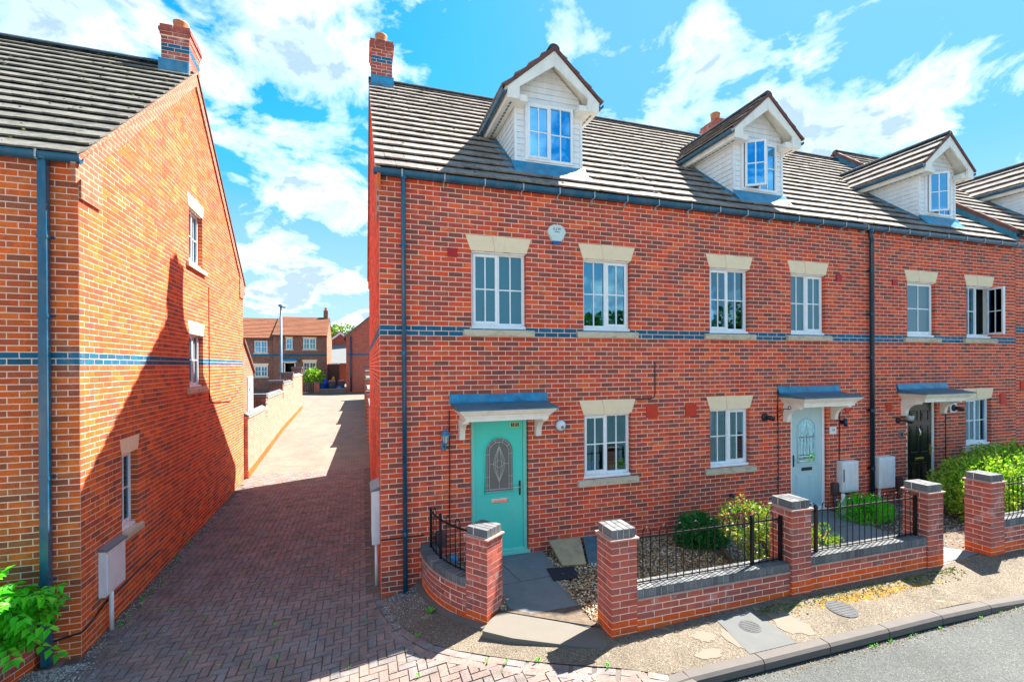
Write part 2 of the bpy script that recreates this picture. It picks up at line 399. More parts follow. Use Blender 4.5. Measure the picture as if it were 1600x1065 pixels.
def asphalt():
    t = newmat('asphalt'); p = pos(t)
    v = t.n('ShaderNodeTexVoronoi', i_Scale=110.0); t.l(p, v.inputs['Vector'])
    sp = t.n('ShaderNodeSeparateColor'); t.l(v.outputs['Color'], sp.inputs[0])
    c = t.ramp(sp.outputs[0], [(0.0, (0.044, 0.049, 0.050)), (0.5, (0.067, 0.073, 0.073)), (0.85, (0.088, 0.094, 0.092)), (1.0, (0.134, 0.139, 0.130))])
    n = t.noise(p, 0.9, 5, 0.6); c = t.mix(1.0, c, t.ramp(n, [(0.3, 0.82), (0.7, 1.18)]), 'MULTIPLY')
    finish(t, c, 0.85, v.outputs['Distance'], 0.6, 0.006, 0.3)
asphalt()
def aggregate():
    t = newmat('aggregate'); p = pos(t)
    v = t.n('ShaderNodeTexVoronoi', i_Scale=120.0); t.l(p, v.inputs['Vector'])
    sp = t.n('ShaderNodeSeparateColor'); t.l(v.outputs['Color'], sp.inputs[0])
    c = t.ramp(sp.outputs[0], [(0.0, (0.064, 0.051, 0.042)), (0.25, (0.120, 0.098, 0.074)), (0.6, (0.156, 0.130, 0.098)), (0.85, (0.188, 0.160, 0.124)), (1.0, (0.264, 0.240, 0.200))])
    n = t.noise(p, 1.4, 6, 0.7); c = t.mix(1.0, c, t.ramp(n, [(0.3, 0.72), (0.7, 1.2)]), 'MULTIPLY')
    wn = t.noise(p, 2.4, 5, 0.65, 0.5); c = t.mix(t.math('MULTIPLY', t.ramp(wn, [(0.62, 0.0), (0.65, 1.0)]), 0.75), c, (0.256, 0.218, 0.148))
    finish(t, c, 0.9, v.outputs['Distance'], 0.7, 0.006, 0.25)
aggregate()
def paver(name, stops):
    t = newmat(name); p = pos(t); r = rnd(t)
    c = t.ramp(r, stops)
    n = t.noise(p, 3.0, 6, 0.7); c = t.mix(1.0, c, t.ramp(n, [(0.3, 0.62), (0.7, 1.25)]), 'MULTIPLY')
    n2 = t.noise(p, 60, 3, 0.6); c = t.mix(1.0, c, t.ramp(n2, [(0.3, 0.75), (0.7, 1.25)]), 'MULTIPLY')
    n3 = t.noise(p, 42, 2, 0.5); c = t.mix(t.ramp(n3, [(0.71, 0.0), (0.75, 0.8)]), c, (0.35, 0.33, 0.3))
    finish(t, c, 0.9, t.noise(p, 110, 4, 0.7), 0.5, 0.004, 0.25)
paver('paver', [(0.0, (0.201, 0.157, 0.145)), (0.35, (0.223, 0.162, 0.144)), (0.6, (0.195, 0.164, 0.155)), (0.8, (0.176, 0.164, 0.166)), (1.0, (0.248, 0.169, 0.144))])
def lane_paving():
    t = newmat('paver_far'); p = pos(t)
    b = t.n('ShaderNodeTexBrick', i_Scale=1.0); b.inputs['Brick Width'].default_value = .2; b.inputs['Row Height'].default_value = .1; b.inputs['Mortar Size'].default_value = .006
    b.inputs['Color1'].default_value = (0.175, 0.135, 0.112, 1); b.inputs['Color2'].default_value = (0.215, 0.165, 0.13, 1); b.inputs['Mortar'].default_value = (0.09, 0.08, 0.07, 1); t.l(p, b.inputs['Vector'])
    n = t.noise(p, 1.1, 5, 0.65); c = t.mix(1.0, b.outputs[0], t.ramp(n, [(0.3, 0.78), (0.7, 1.18)]), 'MULTIPLY'); finish(t, c, 0.92)
lane_paving()
def joint():
    t = newmat('joint_sand'); p = pos(t); n = t.noise(p, 2.2, 6, 0.7)
    c = t.ramp(n, [(0.35, (0.105, 0.092, 0.08)), (0.55, (0.14, 0.125, 0.11)), (0.64, (0.07, 0.10, 0.03)), (0.74, (0.05, 0.09, 0.02))])
    finish(t, c, 0.95, t.noise(p, 120, 3), 0.5, 0.004, 0.2)
joint()
def gravel(name, stops):
    t = newmat(name); p = pos(t); c = t.ramp(rnd(t), stops)
    c = t.mix(1.0, c, t.ramp(t.noise(p, 70, 3), [(0.3, 0.8), (0.7, 1.2)]), 'MULTIPLY'); finish(t, c, 0.8)
gravel('gravel_brown', [(0.0, (0.163, 0.094, 0.044)), (0.3, (0.325, 0.188, 0.075)), (0.6, (0.450, 0.288, 0.125)), (0.8, (0.550, 0.450, 0.300)), (1.0, (0.775, 0.725, 0.600))])
gravel('gravel_grey', [(0.0, (0.125, 0.125, 0.125)), (0.5, (0.300, 0.294, 0.281)), (1.0, (0.575, 0.562, 0.525))])
def leaf(name, stops):
    t = newmat(name); c = t.ramp(rnd(t), stops)
    d = t.n('ShaderNodeBsdfPrincipled', i_Roughness=0.45); t.l(c, d.inputs['Base Color'])
    tr = t.n('ShaderNodeBsdfTranslucent'); t.l(t.mix(1.0, c, (1.3, 1.5, 0.6), 'MULTIPLY'), tr.inputs[0])
    m = t.n('ShaderNodeMixShader', i_0=0.3); t.l(d.outputs[0], m.inputs[1]); t.l(tr.outputs[0], m.inputs[2])
    o = t.n('ShaderNodeOutputMaterial'); t.l(m.outputs[0], o.inputs[0])
leaf('leaf_bright', [(0.0, (0.03, 0.28, 0.008)), (0.5, (0.06, 0.52, 0.012)), (0.85, (0.12, 0.62, 0.016)), (1.0, (0.34, 0.66, 0.03))])
leaf('leaf_lime', [(0.0, (0.03, 0.15, 0.01)), (0.4, (0.15, 0.36, 0.018)), (0.75, (0.38, 0.52, 0.045)), (1.0, (0.58, 0.55, 0.14))])
leaf('leaf_dark', [(0.0, (0.010, 0.103, 0.022)), (0.5, (0.018, 0.194, 0.036)), (1.0, (0.045, 0.341, 0.069))])
leaf('leaf_yellow', [(0.0, (0.04, 0.14, 0.01)), (0.45, (0.12, 0.28, 0.02)), (0.75, (0.34, 0.36, 0.04)), (0.92, (0.55, 0.42, 0.16)), (1.0, (0.55, 0.26, 0.10))])
leaf('leaf_tree', [(0.0, (0.04, 0.13, 0.012)), (0.5, (0.12, 0.24, 0.02)), (1.0, (0.26, 0.36, 0.03))])
leaf('leaf_green', [(0.0, (0.012, 0.05, 0.01)), (0.5, (0.025, 0.10, 0.014)), (1.0, (0.05, 0.16, 0.02))])

stone('patch_mortar', (0.183, 0.157, 0.128), (0.153, 0.132, 0.106), 0.3)

stone('creasing', (0.42, 0.24, 0.19), (0.52, 0.33, 0.27), 0.3)

stone('bounce_concrete', (0.40, 0.36, 0.30), (0.33, 0.30, 0.26), 0.2)

far_brick('far_brick_pink', (0.50, 0.20, 0.135), (0.42, 0.17, 0.12), (0.58, 0.40, 0.32), 1)
# ------------------------------------------------------------------ brickwork
BR, CO, J = 0.225, 0.075, 0.0125
_units = {}
def unit_brick(mat):
    """a few slightly uneven unit blocks shared by all bricks of one material"""
    if mat not in _units:
        L = []
        for k in range(4):
            m = MB(); q = lambda s: random.uniform(-s, s)
            c = [(q(.006), 0, q(.02)), (1+q(.006), 0, q(.02)), (1+q(.006), 1, q(.02)), (q(.006), 1, q(.02)),
                 (q(.006), 0, 1+q(.02)), (1+q(.006), 0, 1+q(.02)), (1+q(.006), 1, 1+q(.02)), (q(.006), 1, 1+q(.02))]
            m.hexa(c); L.append(m.mesh('brick', mat))
        _units[mat] = L
    return random.choice(_units[mat])
def frame_matrix(fr, u0, u1, d0, z0, z1, depth):
    U, N, o = fr.U, -fr.N, fr.P(u0, d0, z0); L = u1-u0
    if U.cross(N).z < 0: o = fr.P(u1, d0, z0); U = -U
    return Matrix(((U.x*L, N.x*depth, 0, o.x), (U.y*L, N.y*depth, 0, o.y), (0, 0, z1-z0, o.z), (0, 0, 0, 1)))
def clip_rect(r, op):
    a, b, z0, z1 = r; p, q, y0, y1 = op
    if b <= p or a >= q or z1 <= y0 or z0 >= y1: return [r]
    out = []
    if a < p: out.append((a, p, z0, z1))
    if b > q: out.append((q, b, z0, z1))
    m0, m1 = max(a, p), min(b, q)
    if z0 < y0: out.append((m0, m1, z0, y0))
    if z1 > y1: out.append((m0, m1, y1, z1))
    return out
def lay(u0, u1, k0, k1, zoff=0.0, openings=(), top=None, band=(), phase=0, ledge=0.003):
    out = []
    for k in range(k0, k1):
        za, zb = zoff+k*CO, zoff+(k+1)*CO; ph = (k+phase) % 2
        u = u0 - (BR/2 if ph else 0)
        while u < u1:
            a, b = max(u0+ledge, u+(J/2 if u > u0 else 0)), min(u1-ledge, u+BR-J/2)
            u += BR
            if b-a < 0.03: continue
            if top is not None and (top(a) < zb or top(b) < zb): continue
            rs = [(a, b, za+J/2, zb-J/2)]
            for op in openings: rs = [x for r in rs for x in clip_rect(r, op)]
            for r in rs:
                for op in openings:          # a brick that stops just short of an opening runs up to it
                    if op[2] < (r[2]+r[3])/2 < op[3]:
                        if 0 < r[0]-op[1] < .03: r = (op[1], *r[1:])
                        if 0 < op[0]-r[1] < .03: r = (r[0], op[0], *r[2:])
                if r[1]-r[0] > 0.02 and r[3]-r[2] > 0.014: out.append((*r, k in band))
    return out
def px_area(fr, r):
    c = project(fr.P((r[0]+r[1])/2, 0, (r[2]+r[3])/2))
    if c is None or not (-5 < c[0] < IW+5 and -5 < c[1] < IH+5): return 0.0
    a = project(fr.P(r[0], 0, r[2])); b = project(fr.P(r[1], 0, r[2])); t = project(fr.P(r[0], 0, r[3]))
    return abs((b[0]-a[0])*(t[1]-a[1])-(b[1]-a[1])*(t[0]-a[0])) if (a and b and t) else 0.0
def put_bricks(sets, wall, mats, limit=300, depth=0.10):
    """sets: [(frame, bricks)]. the ones that show largest become bricks of their own, the rest one joined piece"""
    allr = []
    for fr, L in sets:
        to_cam = (CAM-fr.o).dot(fr.N) > 0
        for r in L: allr.append((px_area(fr, r) if to_cam else 0.0, fr, r))
    for blue in (False, True):
        S = sorted([x for x in allr if x[2][4] == blue], key=lambda x: -x[0]); mat = mats[1 if blue else 0]
        own = [x for x in S[:limit] if x[0] > 0]; rest = S[len(own):]
        for a, fr, r in own:
            dj = random.uniform(-.001, .002)
            obj('blue_brick' if blue else 'brick', unit_brick(mat), wall, M=frame_matrix(fr, r[0], r[1], dj, r[2], r[3], depth))
        if rest:
            m = MB(); q = lambda: random.uniform(-.0013, .0013)
            for a, fr, r in rest:
                d = random.uniform(-.001, .002); u0, u1, z0, z1 = r[:4]
                c = [fr.P(u0+q(), d, z0+q()), fr.P(u1+q(), d, z0+q()), fr.P(u1, -depth, z0), fr.P(u0, -depth, z0),
                     fr.P(u0+q(), d, z1+q()), fr.P(u1+q(), d, z1+q()), fr.P(u1, -depth, z1), fr.P(u0, -depth, z1)]
                m.hexa(c, skip=(4,))
            stuff(m.build('blue_brickwork' if blue else 'brickwork', mat, wall))
def mortar_panel(m, fr, u0, u1, z0, z1, openings=(), d=-0.0025, reveal=0.11, gable=None, reveals=True):
    us = sorted({u0, u1, *[max(u0, o[0]-.006) for o in openings], *[min(u1, o[1]+.006) for o in openings]})
    zs = sorted({z0, z1, *[max(z0, o[2]-.006) for o in openings], *[min(z1, o[3]+.006) for o in openings]})
    for a, b in zip(us, us[1:]):
        for c, e in zip(zs, zs[1:]):
            mu, mz = (a+b)/2, (c+e)/2
            if any(o[0]-.006 < mu < o[1]+.006 and o[2]-.006 < mz < o[3]+.006 for o in openings): continue
            m.quad(fr.P(a, d, c), fr.P(b, d, c), fr.P(b, d, e), fr.P(a, d, e))
    for gp in (gable or []): m.poly([fr.P(u, d, z) for u, z in gp])
    for o in (openings if reveals else ()):
        p, q, y0, y1 = o[0]-.006, o[1]+.006, o[2]-.006, o[3]+.006
        for a, b in (((p, y0), (q, y0)), ((q, y0), (q, y1)), ((q, y1), (p, y1)), ((p, y1), (p, y0))):
            m.quad(fr.P(a[0], d, a[1]), fr.P(b[0], d, b[1]), fr.P(b[0], -reveal, b[1]), fr.P(a[0], -reveal, a[1]))

# ------------------------------------------------------------------ windows
_unitbox = {}
def unit_box(name, mat):
    if (name, mat) not in _unitbox:
        m = MB(); m.box(0, 1, 0, 1, 0, 1); _unitbox[(name, mat)] = m.mesh(name, mat)
    return _unitbox[(name, mat)]
def ubox(name, mat, parent, fr, u0, u1, d_front, depth, z0, z1):
    return obj(name, unit_box(name, mat), parent, M=frame_matrix(fr, u0, u1, d_front, z0, z1, depth))
def glaze(fr, a, b, z0, z1, df, par, glassmat, bars=True):
    mu, mz = (a+b)/2, (z0+z1)/2; h = 0.010 if bars else 0
    if bars:
        ubox('glazing_bar', 'upvc', par, fr, mu-h, mu+h, df+.010, .022, z0, z1)
        ubox('glazing_bar', 'upvc', par, fr, a, mu-h, df+.008, .018, mz-h, mz+h); ubox('glazing_bar', 'upvc', par, fr, mu+h, b, df+.008, .018, mz-h, mz+h)
    for (x0, x1) in ((a, mu-h), (mu+h, b)):
        for (y0, y1) in ((z0, mz-h), (mz+h, z1)):
            ubox('pane', glassmat, par, fr, x0, x1, df, .008, y0, y1)
def sash(fr, a, b, z0, z1, df, par, glassmat, w=.042):
    m = MB()
    m.fbox(fr, a, a+w, df-.05, df, z0, z1); m.fbox(fr, b-w, b, df-.05, df, z0, z1)
    m.fbox(fr, a+w, b-w, df-.05, df, z0, z0+w); m.fbox(fr, a+w, b-w, df-.05, df, z1-w, z1)
    m.build('sash', 'upvc', par, bevel=.005)
    glaze(fr, a+w, b-w, z0+w, z1-w, df-.022, par, glassmat)
def window(house, fr, u0, u1, z0, z1, lights, glassmat='glass', recess=0.07, flat=False, inside=None, lintel=None, sill=None, head=True, label=None, room=True, cill=True):
    df = -recess; w = .048; m = MB(); D = .068
    zb = z0+(.045 if cill else 0)
    m.fbox(fr, u0, u0+w, df-D, df, zb, z1); m.fbox(fr, u1-w, u1, df-D, df, zb, z1)
    m.fbox(fr, u0+w, u1-w, df-D, df, zb, zb+w); m.fbox(fr, u0+w, u1-w, df-D, df, z1-w, z1)
    n = len(lights); mul = .044
    inner0, inner1 = u0+w, u1-w; step = (inner1-inner0-mul*(n-1))/n; spans = []
    for i in range(n):
        a = inner0+i*(step+mul); spans.append((a, a+step))
        if i: m.fbox(fr, a-mul, a, df-D, df, zb+w, z1-w)
    if cill: m.fbox(fr, u0-.0, u1+.0, df-D, df+.055, z0, zb)
    if head: m.fbox(fr, u0+.004, u1-.004, -.062, -.018, z1-.022, z1-.002)
    par = m.build('window', 'upvc', house, bevel=.004) if not flat else m.build('window_frame', 'upvc', house, bevel=.004)
    if label: par['label'] = label
    P = house if flat else par
    for (a, b), L in zip(spans, lights):
        y0, y1 = zb+w, z1-w
        if L == 'F': glaze(fr, a, b, y0, y1, df-.03, P, glassmat)
        elif L == 'S': sash(fr, a-.012, b+.012, y0-.012, y1+.012, df+.016, P, glassmat)
        else:                       # ('L' or 'R', angle): an opened casement hinged at that side
            side, ang = L
            if side == 'L': f2 = fr.turned(a-.005, df+.03, ang); sash(f2, 0, b-a+.01, y0-.008, y1+.008, 0, P, glassmat)
            else: f2 = fr.turned(b+.005, df+.03, -ang); sash(f2, -(b-a+.01), 0, y0-.008, y1+.008, 0, P, glassmat)
            s2 = MB(); s2.tube([fr.P((a+b)/2, df, y0+.02), f2.P((b-a)*(.45 if side == 'L' else -.45), -.03, y0+.02)], .006, 6); s2.build('stay', 'clip', P)
    if lintel:
        zl0, zl1, hb, ht = lintel; c = (u0+u1)/2; kb, kt = .07, .105
        for q in ([(c-hb, zl0), (c-kb-.002, zl0), (c-kt-.002, zl1), (c-ht, zl1)], [(c-kb+.001, zl0-.004), (c+kb-.001, zl0-.004), (c+kt-.001, zl1+.004), (c-kt+.001, zl1+.004)], [(c+kb+.002, zl0), (c+hb, zl0), (c+ht, zl1), (c+kt+.002, zl1)]):
            l = MB(); l.fprism(fr, q, -.10, .006 if q[0][1] == zl0 else .016); l.build('lintel_stone', 'stone_lintel', P, bevel=.004)
    if sill:
        s0, s1, hs, pr = sill; c = (u0+u1)/2
        s = MB(); s.uprism(fr, [(-.09, s0), (pr, s0), (pr, s1-.028), (pr-.012, s1-.022), (-.07, s1)], c-hs, c+hs); s.build('sill', 'stone_sill', P, bevel=.005)
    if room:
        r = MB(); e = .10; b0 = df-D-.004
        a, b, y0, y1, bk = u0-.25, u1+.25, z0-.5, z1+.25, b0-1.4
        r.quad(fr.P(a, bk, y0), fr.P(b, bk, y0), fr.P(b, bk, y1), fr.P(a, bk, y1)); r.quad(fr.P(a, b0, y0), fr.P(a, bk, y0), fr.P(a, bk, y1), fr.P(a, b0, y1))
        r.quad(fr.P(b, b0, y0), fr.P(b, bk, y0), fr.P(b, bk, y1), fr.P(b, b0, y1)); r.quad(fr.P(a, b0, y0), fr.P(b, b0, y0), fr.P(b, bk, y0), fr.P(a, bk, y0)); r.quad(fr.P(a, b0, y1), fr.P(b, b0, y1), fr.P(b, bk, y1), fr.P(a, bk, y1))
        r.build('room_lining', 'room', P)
    if inside == 'blind':
        s = MB(); z = z0+.06
        while z < z1-.05:
            s.hexa([fr.P(u0+.03, df-D-.05, z), fr.P(u1-.03, df-D-.05, z), fr.P(u1-.03, df-D-.09, z+.022), fr.P(u0+.03, df-D-.09, z+.022),
                    fr.P(u0+.03, df-D-.05, z+.004), fr.P(u1-.03, df-D-.05, z+.004), fr.P(u1-.03, df-D-.09, z+.026), fr.P(u0+.03, df-D-.09, z+.026)]); z += .038
        stuff(s.build('blind', 'blind', P))
    elif inside in ('curtain', 'net'):
        for a, b in (((u0, u0+.17), (u1-.17, u1)) if inside == 'curtain' else ((u0+.02, u1-.02),)):
            s = MB(); n = 24 if inside == 'curtain' else 60; pts = []
            for i in range(n+1):
                u = a+(b-a)*i/n; pts.append((u, df-D-.07+.018*math.sin(i*1.25)))
            for (ua, da), (ub, db) in zip(pts, pts[1:]): s.quad(fr.P(ua, da, z0), fr.P(ub, db, z0), fr.P(ub, db, z1), fr.P(ua, da, z1))
            s.build('curtain', 'curtain', P, smooth=True)
    return par

# ------------------------------------------------------------------ roof tiles
_tiles = {}
def tile_mesh(mat, w, L, front=.064):
    k = (mat, round(w, 3), round(L, 3))
    if k not in _tiles:
        V = []
        for _ in range(3):
            m = MB(); q = lambda s: random.uniform(-s, s); h = front
            a, b = q(.004), q(.004)
            h1, h2 = h+q(.003), h+q(.003)
            m.hexa([(0.002, a, h1-.024), (w-.002, b, h2-.024), (w-.002, L, -.012), (.002, L, -.012),
                    (0.002, a, h1), (w-.002, b, h2), (w-.002, L, .010), (.002, L, .010)])
            V.append(m.mesh('tile', mat))
        _tiles[k] = V
    return random.choice(_tiles[k])
def lay_tiles(parent, origin, U, S, width, length, mat, tw=.30, gauge=.345, keep=None, shift0=0.0, cut=True):
    """courses of tiles on a slope: origin at the lower corner, U along the eaves, S up the slope"""
    U, S = Vector(U).normalized(), Vector(S).normalized(); N = U.cross(S)
    if N.z < 0: N = -N
    rows = int(math.ceil(length/gauge-1e-6)); n = 0
    for i in range(rows):
        L = min(gauge+.07, length-i*gauge+.02); x = -(tw/2 if i % 2 else 0)-shift0
        while x < width-1e-4:
            a, b = max(0, x), min(width, x+tw); x += tw
            if b-a < .05: continue
            c = Vector(origin)+U*((a+b)/2)+S*(i*gauge+.15)
            if keep and not keep(c): continue
            R = N*random.uniform(-.002, .003); o = Vector(origin)+U*a+S*(i*gauge+random.uniform(-.003, .003))+R
            jit = random.uniform(-.004, .004); S2 = (S+U*jit).normalized()
            u, s_, nn = (U, S2, N)
            if u.cross(s_).dot(nn) < 0: o = o+U*(b-a); u = -U
            M = Matrix(((u.x, s_.x, nn.x, o.x), (u.y, s_.y, nn.y, o.y), (u.z, s_.z, nn.z, o.z), (0, 0, 0, 1)))
            obj('tile', tile_mesh(mat, b-a, L), parent, M=M); n += 1
    return n
def ridge(parent, a, b, mat='ridge_dark', r=.11, piece=.45, name='ridge_tile'):
    a, b = Vector(a), Vector(b); L = (b-a).length; t = (b-a)/L; n = max(1, round(L/piece)); side = t.cross(Vector((0, 0, 1))).normalized(); up = side.cross(t)
    me = None
    for i in range(n):
        if me is None:
            m = MB(); k = 8; l = L/n-.008
            ring = [(r*math.cos(PI*j/k), r*.85*math.sin(PI*j/k)-.02) for j in range(k+1)]
            for j in range(k):
                (x0, y0), (x1, y1) = ring[j], ring[j+1]
                m.quad((0, x0, y0), (l, x0, y0), (l, x1, y1), (0, x1, y1))
            m.poly([(0, x, y) for x, y in ring]); m.poly([(l, x, y) for x, y in ring[::-1]])
            me = m.mesh(name, mat)
        o = a+t*(L/n*i)
        M = Matrix(((t.x, side.x, up.x, o.x), (t.y, side.y, up.y, o.y), (t.z, side.z, up.z, o.z), (0, 0, 0, 1)))
        obj(name, me, parent, M=M)

def gutter(parent, fr, u0, u1, zt, d0=.035, d1=.145, h=.085, brackets=.62, mat='gutter', t0=0.4):
    m = MB(); n = 8; prof = [(d0, zt)]
    for i in range(n+1):
        th = PI+PI*i/n; prof.append(((d0+d1)/2-(d1-d0)/2*math.cos(th-PI), zt-.02+(h-.02)*math.sin(th)))
    prof.append((d1, zt)); prof += [(d1-.008, zt), (d1-.012, zt-.03), ((d0+d1)/2, zt-h+.02), (d0+.01, zt-.03)]
    m.uprism(fr, prof, u0, u1)
    g = m.build('gutter', mat, parent)
    u = u0+t0
    while brackets and u < u1:
        b = MB(); b.fbox(fr, u-.009, u+.009, d0+.02, d1+.004, zt-h-.004, zt-h+.002); b.fbox(fr, u-.009, u+.009, d1+.002, d1+.008, zt-h*.9, zt+.012)
        b.fbox(fr, u-.006, u+.006, d0-.03, d0+.02, zt-h-.075, zt-h-.002)
        b.build('gutter_bracket', 'clip', g); u += brackets
    return g
def cable(name, pts, r, label, mat='cable'):
    m = MB(); m.tube(pts, r, 6); return tag(m.build(name, mat), label, 'cable')
def lettering(text, parent, loc, size, mat, rotz=0.0, name='lettering', ext=.001):
    c = bpy.data.curves.new(name, 'FONT'); c.body = text; c.size = size; c.align_x = 'CENTER'; c.align_y = 'CENTER'; c.extrude = ext
    c.materials.append(MAT[mat])
    tmp = bpy.data.objects.new('tmp', c); COL.objects.link(tmp); bpy.context.view_layer.update()
    me = bpy.data.meshes.new_from_object(tmp.evaluated_get(bpy.context.evaluated_depsgraph_get())); bpy.data.objects.remove(tmp)
    me.materials.clear(); me.materials.append(MAT[mat])
    M = Matrix.Translation(loc) @ Matrix.Rotation(rotz, 4, 'Z') @ Matrix.Rotation(PI/2, 4, 'X')
    return obj(name, me, parent, M=M)
# ------------------------------------------------------------------ the lie of the land
T_P0 = [(-9, -.08), (-3.4, -.07), (-.6, -.03), (0, 0), (.3, .05), (.56, .17), (1, .25), (2.4, .33)]
T_P2 = [(-9, -.12), (-3.4, -.09), (-1, -.01), (0, .10), (.6, .17), (1.2, .235), (2.4, .325), (5, .42), (30, .45)]
T_PASS = [(0, -.07), (7, -.06), (9, .01), (12, .18), (16.4, .44), (24.3, .66), (36, 1.0), (60, 1.35)]
def ground_z(x, y):
    if y >= 0:
        p = lerp_table(T_PASS, y); t = min(1, y/3.0)
        return (1-t)*lerp_table(T_P0, min(x, 0.2))+t*p
    t = min(1, -y/1.5); h = (1-t)*lerp_table(T_P0, x)+t*lerp_table(T_P2, x)
    if y < -2.4 and x > 2.0:
        s = min(1, (-2.4-y)/.7)*min(1, (x-2.0)/.4); h = h*(1-s)+lerp_table([(6.9, .345), (8.4, .264), (30, .264)], x)*s
    return h
LA = 0.0201; LX, LY = -3.4674, -0.1722          # the corner of the house on the left and its slight turn
LU = Vector((math.cos(LA), math.sin(LA), 0)); LV = Vector((-math.sin(LA), math.cos(LA), 0))
def left_x(y): return LX-math.tan(LA)*(y-LY)
EDGE = [(0, .25), (0, 0), (.06, -.3), (.11, -.54), (.17, -.8), (.24, -1.05), (.36, -1.35), (.52, -1.62), (.75, -1.85), (1.05, -2.1), (1.4, -2.36), (1.8, -2.6), (2.2, -2.85), (2.62, -3.14)]
def edge_x(y):
    if y >= 0: return 0.0
    for (a, b), (c, d) in zip(EDGE, EDGE[1:]):
        if d <= y <= b: return a+(c-a)*(y-b)/(d-b)
    return EDGE[-1][0]+(EDGE[-1][1]-y)*.3
g = MB(); g.box(-900, 900, -900, 1800, -1.2, -.6); structure(g.build('ground', 'asphalt'))
def grid(m, xs, ys, zf):
    i0 = len(m.v); nx = len(xs)
    for y in ys:
        for x in xs: m.v.append((x(y) if callable(x) else x, y, zf(x(y) if callable(x) else x, y)))
    for j in range(len(ys)-1):
        for i in range(nx-1): a = i0+j*nx+i; m.f.append((a, a+1, a+1+nx, a+nx))
# block-paved drive between the houses
drive = MB()
ys = [-5.6+i*.2 for i in range(80)]
ts = [i/28 for i in range(29)]
grid(drive, [(lambda y, t=t: -8+(edge_x(y)+.14+8)*t) for t in ts], ys, lambda x, y: ground_z(x, y)-.012)
drive = structure(drive.build('block_paved_drive', 'joint_sand'))
blocks = []
A = .1
for j in range(-36, 96):
    for i in range(-46, 30):
        t = (i-j) % 4
        if t == 0: w_, h_ = 2, 1
        elif t == 3: w_, h_ = 1, 2
        else: continue
        x0, y0 = i*A, j*A; x1, y1 = x0+w_*A, y0+h_*A; mx, my = (x0+x1)/2, (y0+y1)/2
        if mx > edge_x(my)-.17 or y1 > 9.1 or y0 < -3.6: continue
        if my > LY-.1 and x0 < left_x(my)+.03: continue
        if my <= LY-.1 and x0 < -3.75: continue
        blocks.append((x0, x1, y0, y1, 0.0))
edge_blocks = []
for k, off in ((0, .055), (1, .16)):
    P = [Vector((a, b, 0)) for a, b in EDGE]
    for a, b in zip(P, P[1:]):
        n = max(1, round((b-a).length/.205))
        for q in range(n):
            c = a+(b-a)*((q+.5)/n); t = (b-a).normalized(); side = Vector((t.y, -t.x, 0))
            if side.x > 0: side = -side
            c = c+side*off; edge_blocks.append((c, t, side))
def block_score(c):
    p = project(c); return 0 if (p is None or not (0 < p[0] < IW and 0 < p[1] < IH)) else 1/p[2]**3*(CAM.z-c.z)
_bm = {}
def block_mesh(w_, l_):
    if (w_, l_) not in _bm:
        L = []
        for _ in range(3):
            m = MB(); q = lambda: random.uniform(-.0015, .0015); e = .004
            m.hexa([(-w_/2, -l_/2, -.02), (w_/2, -l_/2, -.02), (w_/2, l_/2, -.02), (-w_/2, l_/2, -.02), (-w_/2+e, -l_/2+e, q()), (w_/2-e, -l_/2+e, q()), (w_/2-e, l_/2-e, q()), (-w_/2+e, l_/2-e, q())], skip=(0,))
            L.append(m.mesh('paving_block', 'paver'))
        _bm[(w_, l_)] = L
    return random.choice(_bm[(w_, l_)])
items = []
for x0, x1, y0, y1, _ in blocks:
    c = Vector(((x0+x1)/2, (y0+y1)/2, 0)); c.z = ground_z(c.x, c.y); items.append((block_score(c), c, x1-x0-.006, y1-y0-.006, 0.0))
for c, t, side in edge_blocks:
    c.z = ground_z(c.x, c.y); items.append((block_score(c), c, .196, .097, math.atan2(t.y, t.x)))
items.sort(key=lambda s: -s[0]); rest = MB()
def tilt(c, rz):
    e = .1; nx = -(ground_z(c.x+e, c.y)-ground_z(c.x-e, c.y))/(2*e); ny = -(ground_z(c.x, c.y+e)-ground_z(c.x, c.y-e))/(2*e)
    n = Vector((nx+random.uniform(-.008, .008), ny+random.uniform(-.008, .008), 1)).normalized()
    x = Vector((math.cos(rz), math.sin(rz), 0)); x = (x-n*x.dot(n)).normalized(); y = n.cross(x)
    return Matrix(((x.x, y.x, n.x, c.x), (x.y, y.y, n.y, c.y), (x.z, y.z, n.z, c.z), (0, 0, 0, 1)))
for k, (s, c, w_, l_, rz) in enumerate(items):
    c = c.copy(); c.z += random.uniform(-.004, .003)+.006*mnoise.noise(Vector((c.x*1.3, c.y*1.3, 2.0))); M = tilt(c, rz)
    if k < 300 and s > 0: obj('paving_block', block_mesh(round(w_, 3), round(l_, 3)), drive, M=M)
    else:
        e = .004; w2, l2 = w_/2, l_/2
        rest.hexa([M @ Vector(p) for p in ((-w2, -l2, -.02), (w2, -l2, -.02), (w2, l2, -.02), (-w2, l2, -.02), (-w2+e, -l2+e, 0), (w2-e, -l2+e, 0), (w2-e, l2-e, 0), (-w2+e, l2-e, 0))], skip=(0,))
stuff(rest.build('paving_blocks', 'paver', drive))
# the lane behind, going uphill to the houses at the back
lane = MB(); ys = [9.0+i*1.0 for i in range(52)]
grid(lane, [-26, -14, -8, -5.5, lambda y: left_x(y)-.3, -2.5, -1.2, .3, 3, 8, 16, 26], ys, lambda x, y: ground_z(0, y)-(.004 if y < 9.5 else 0)-(.25 if (x < -4.5 or x > 2) and y < 27 else 0))
structure(lane.build('lane', 'paver_far'))
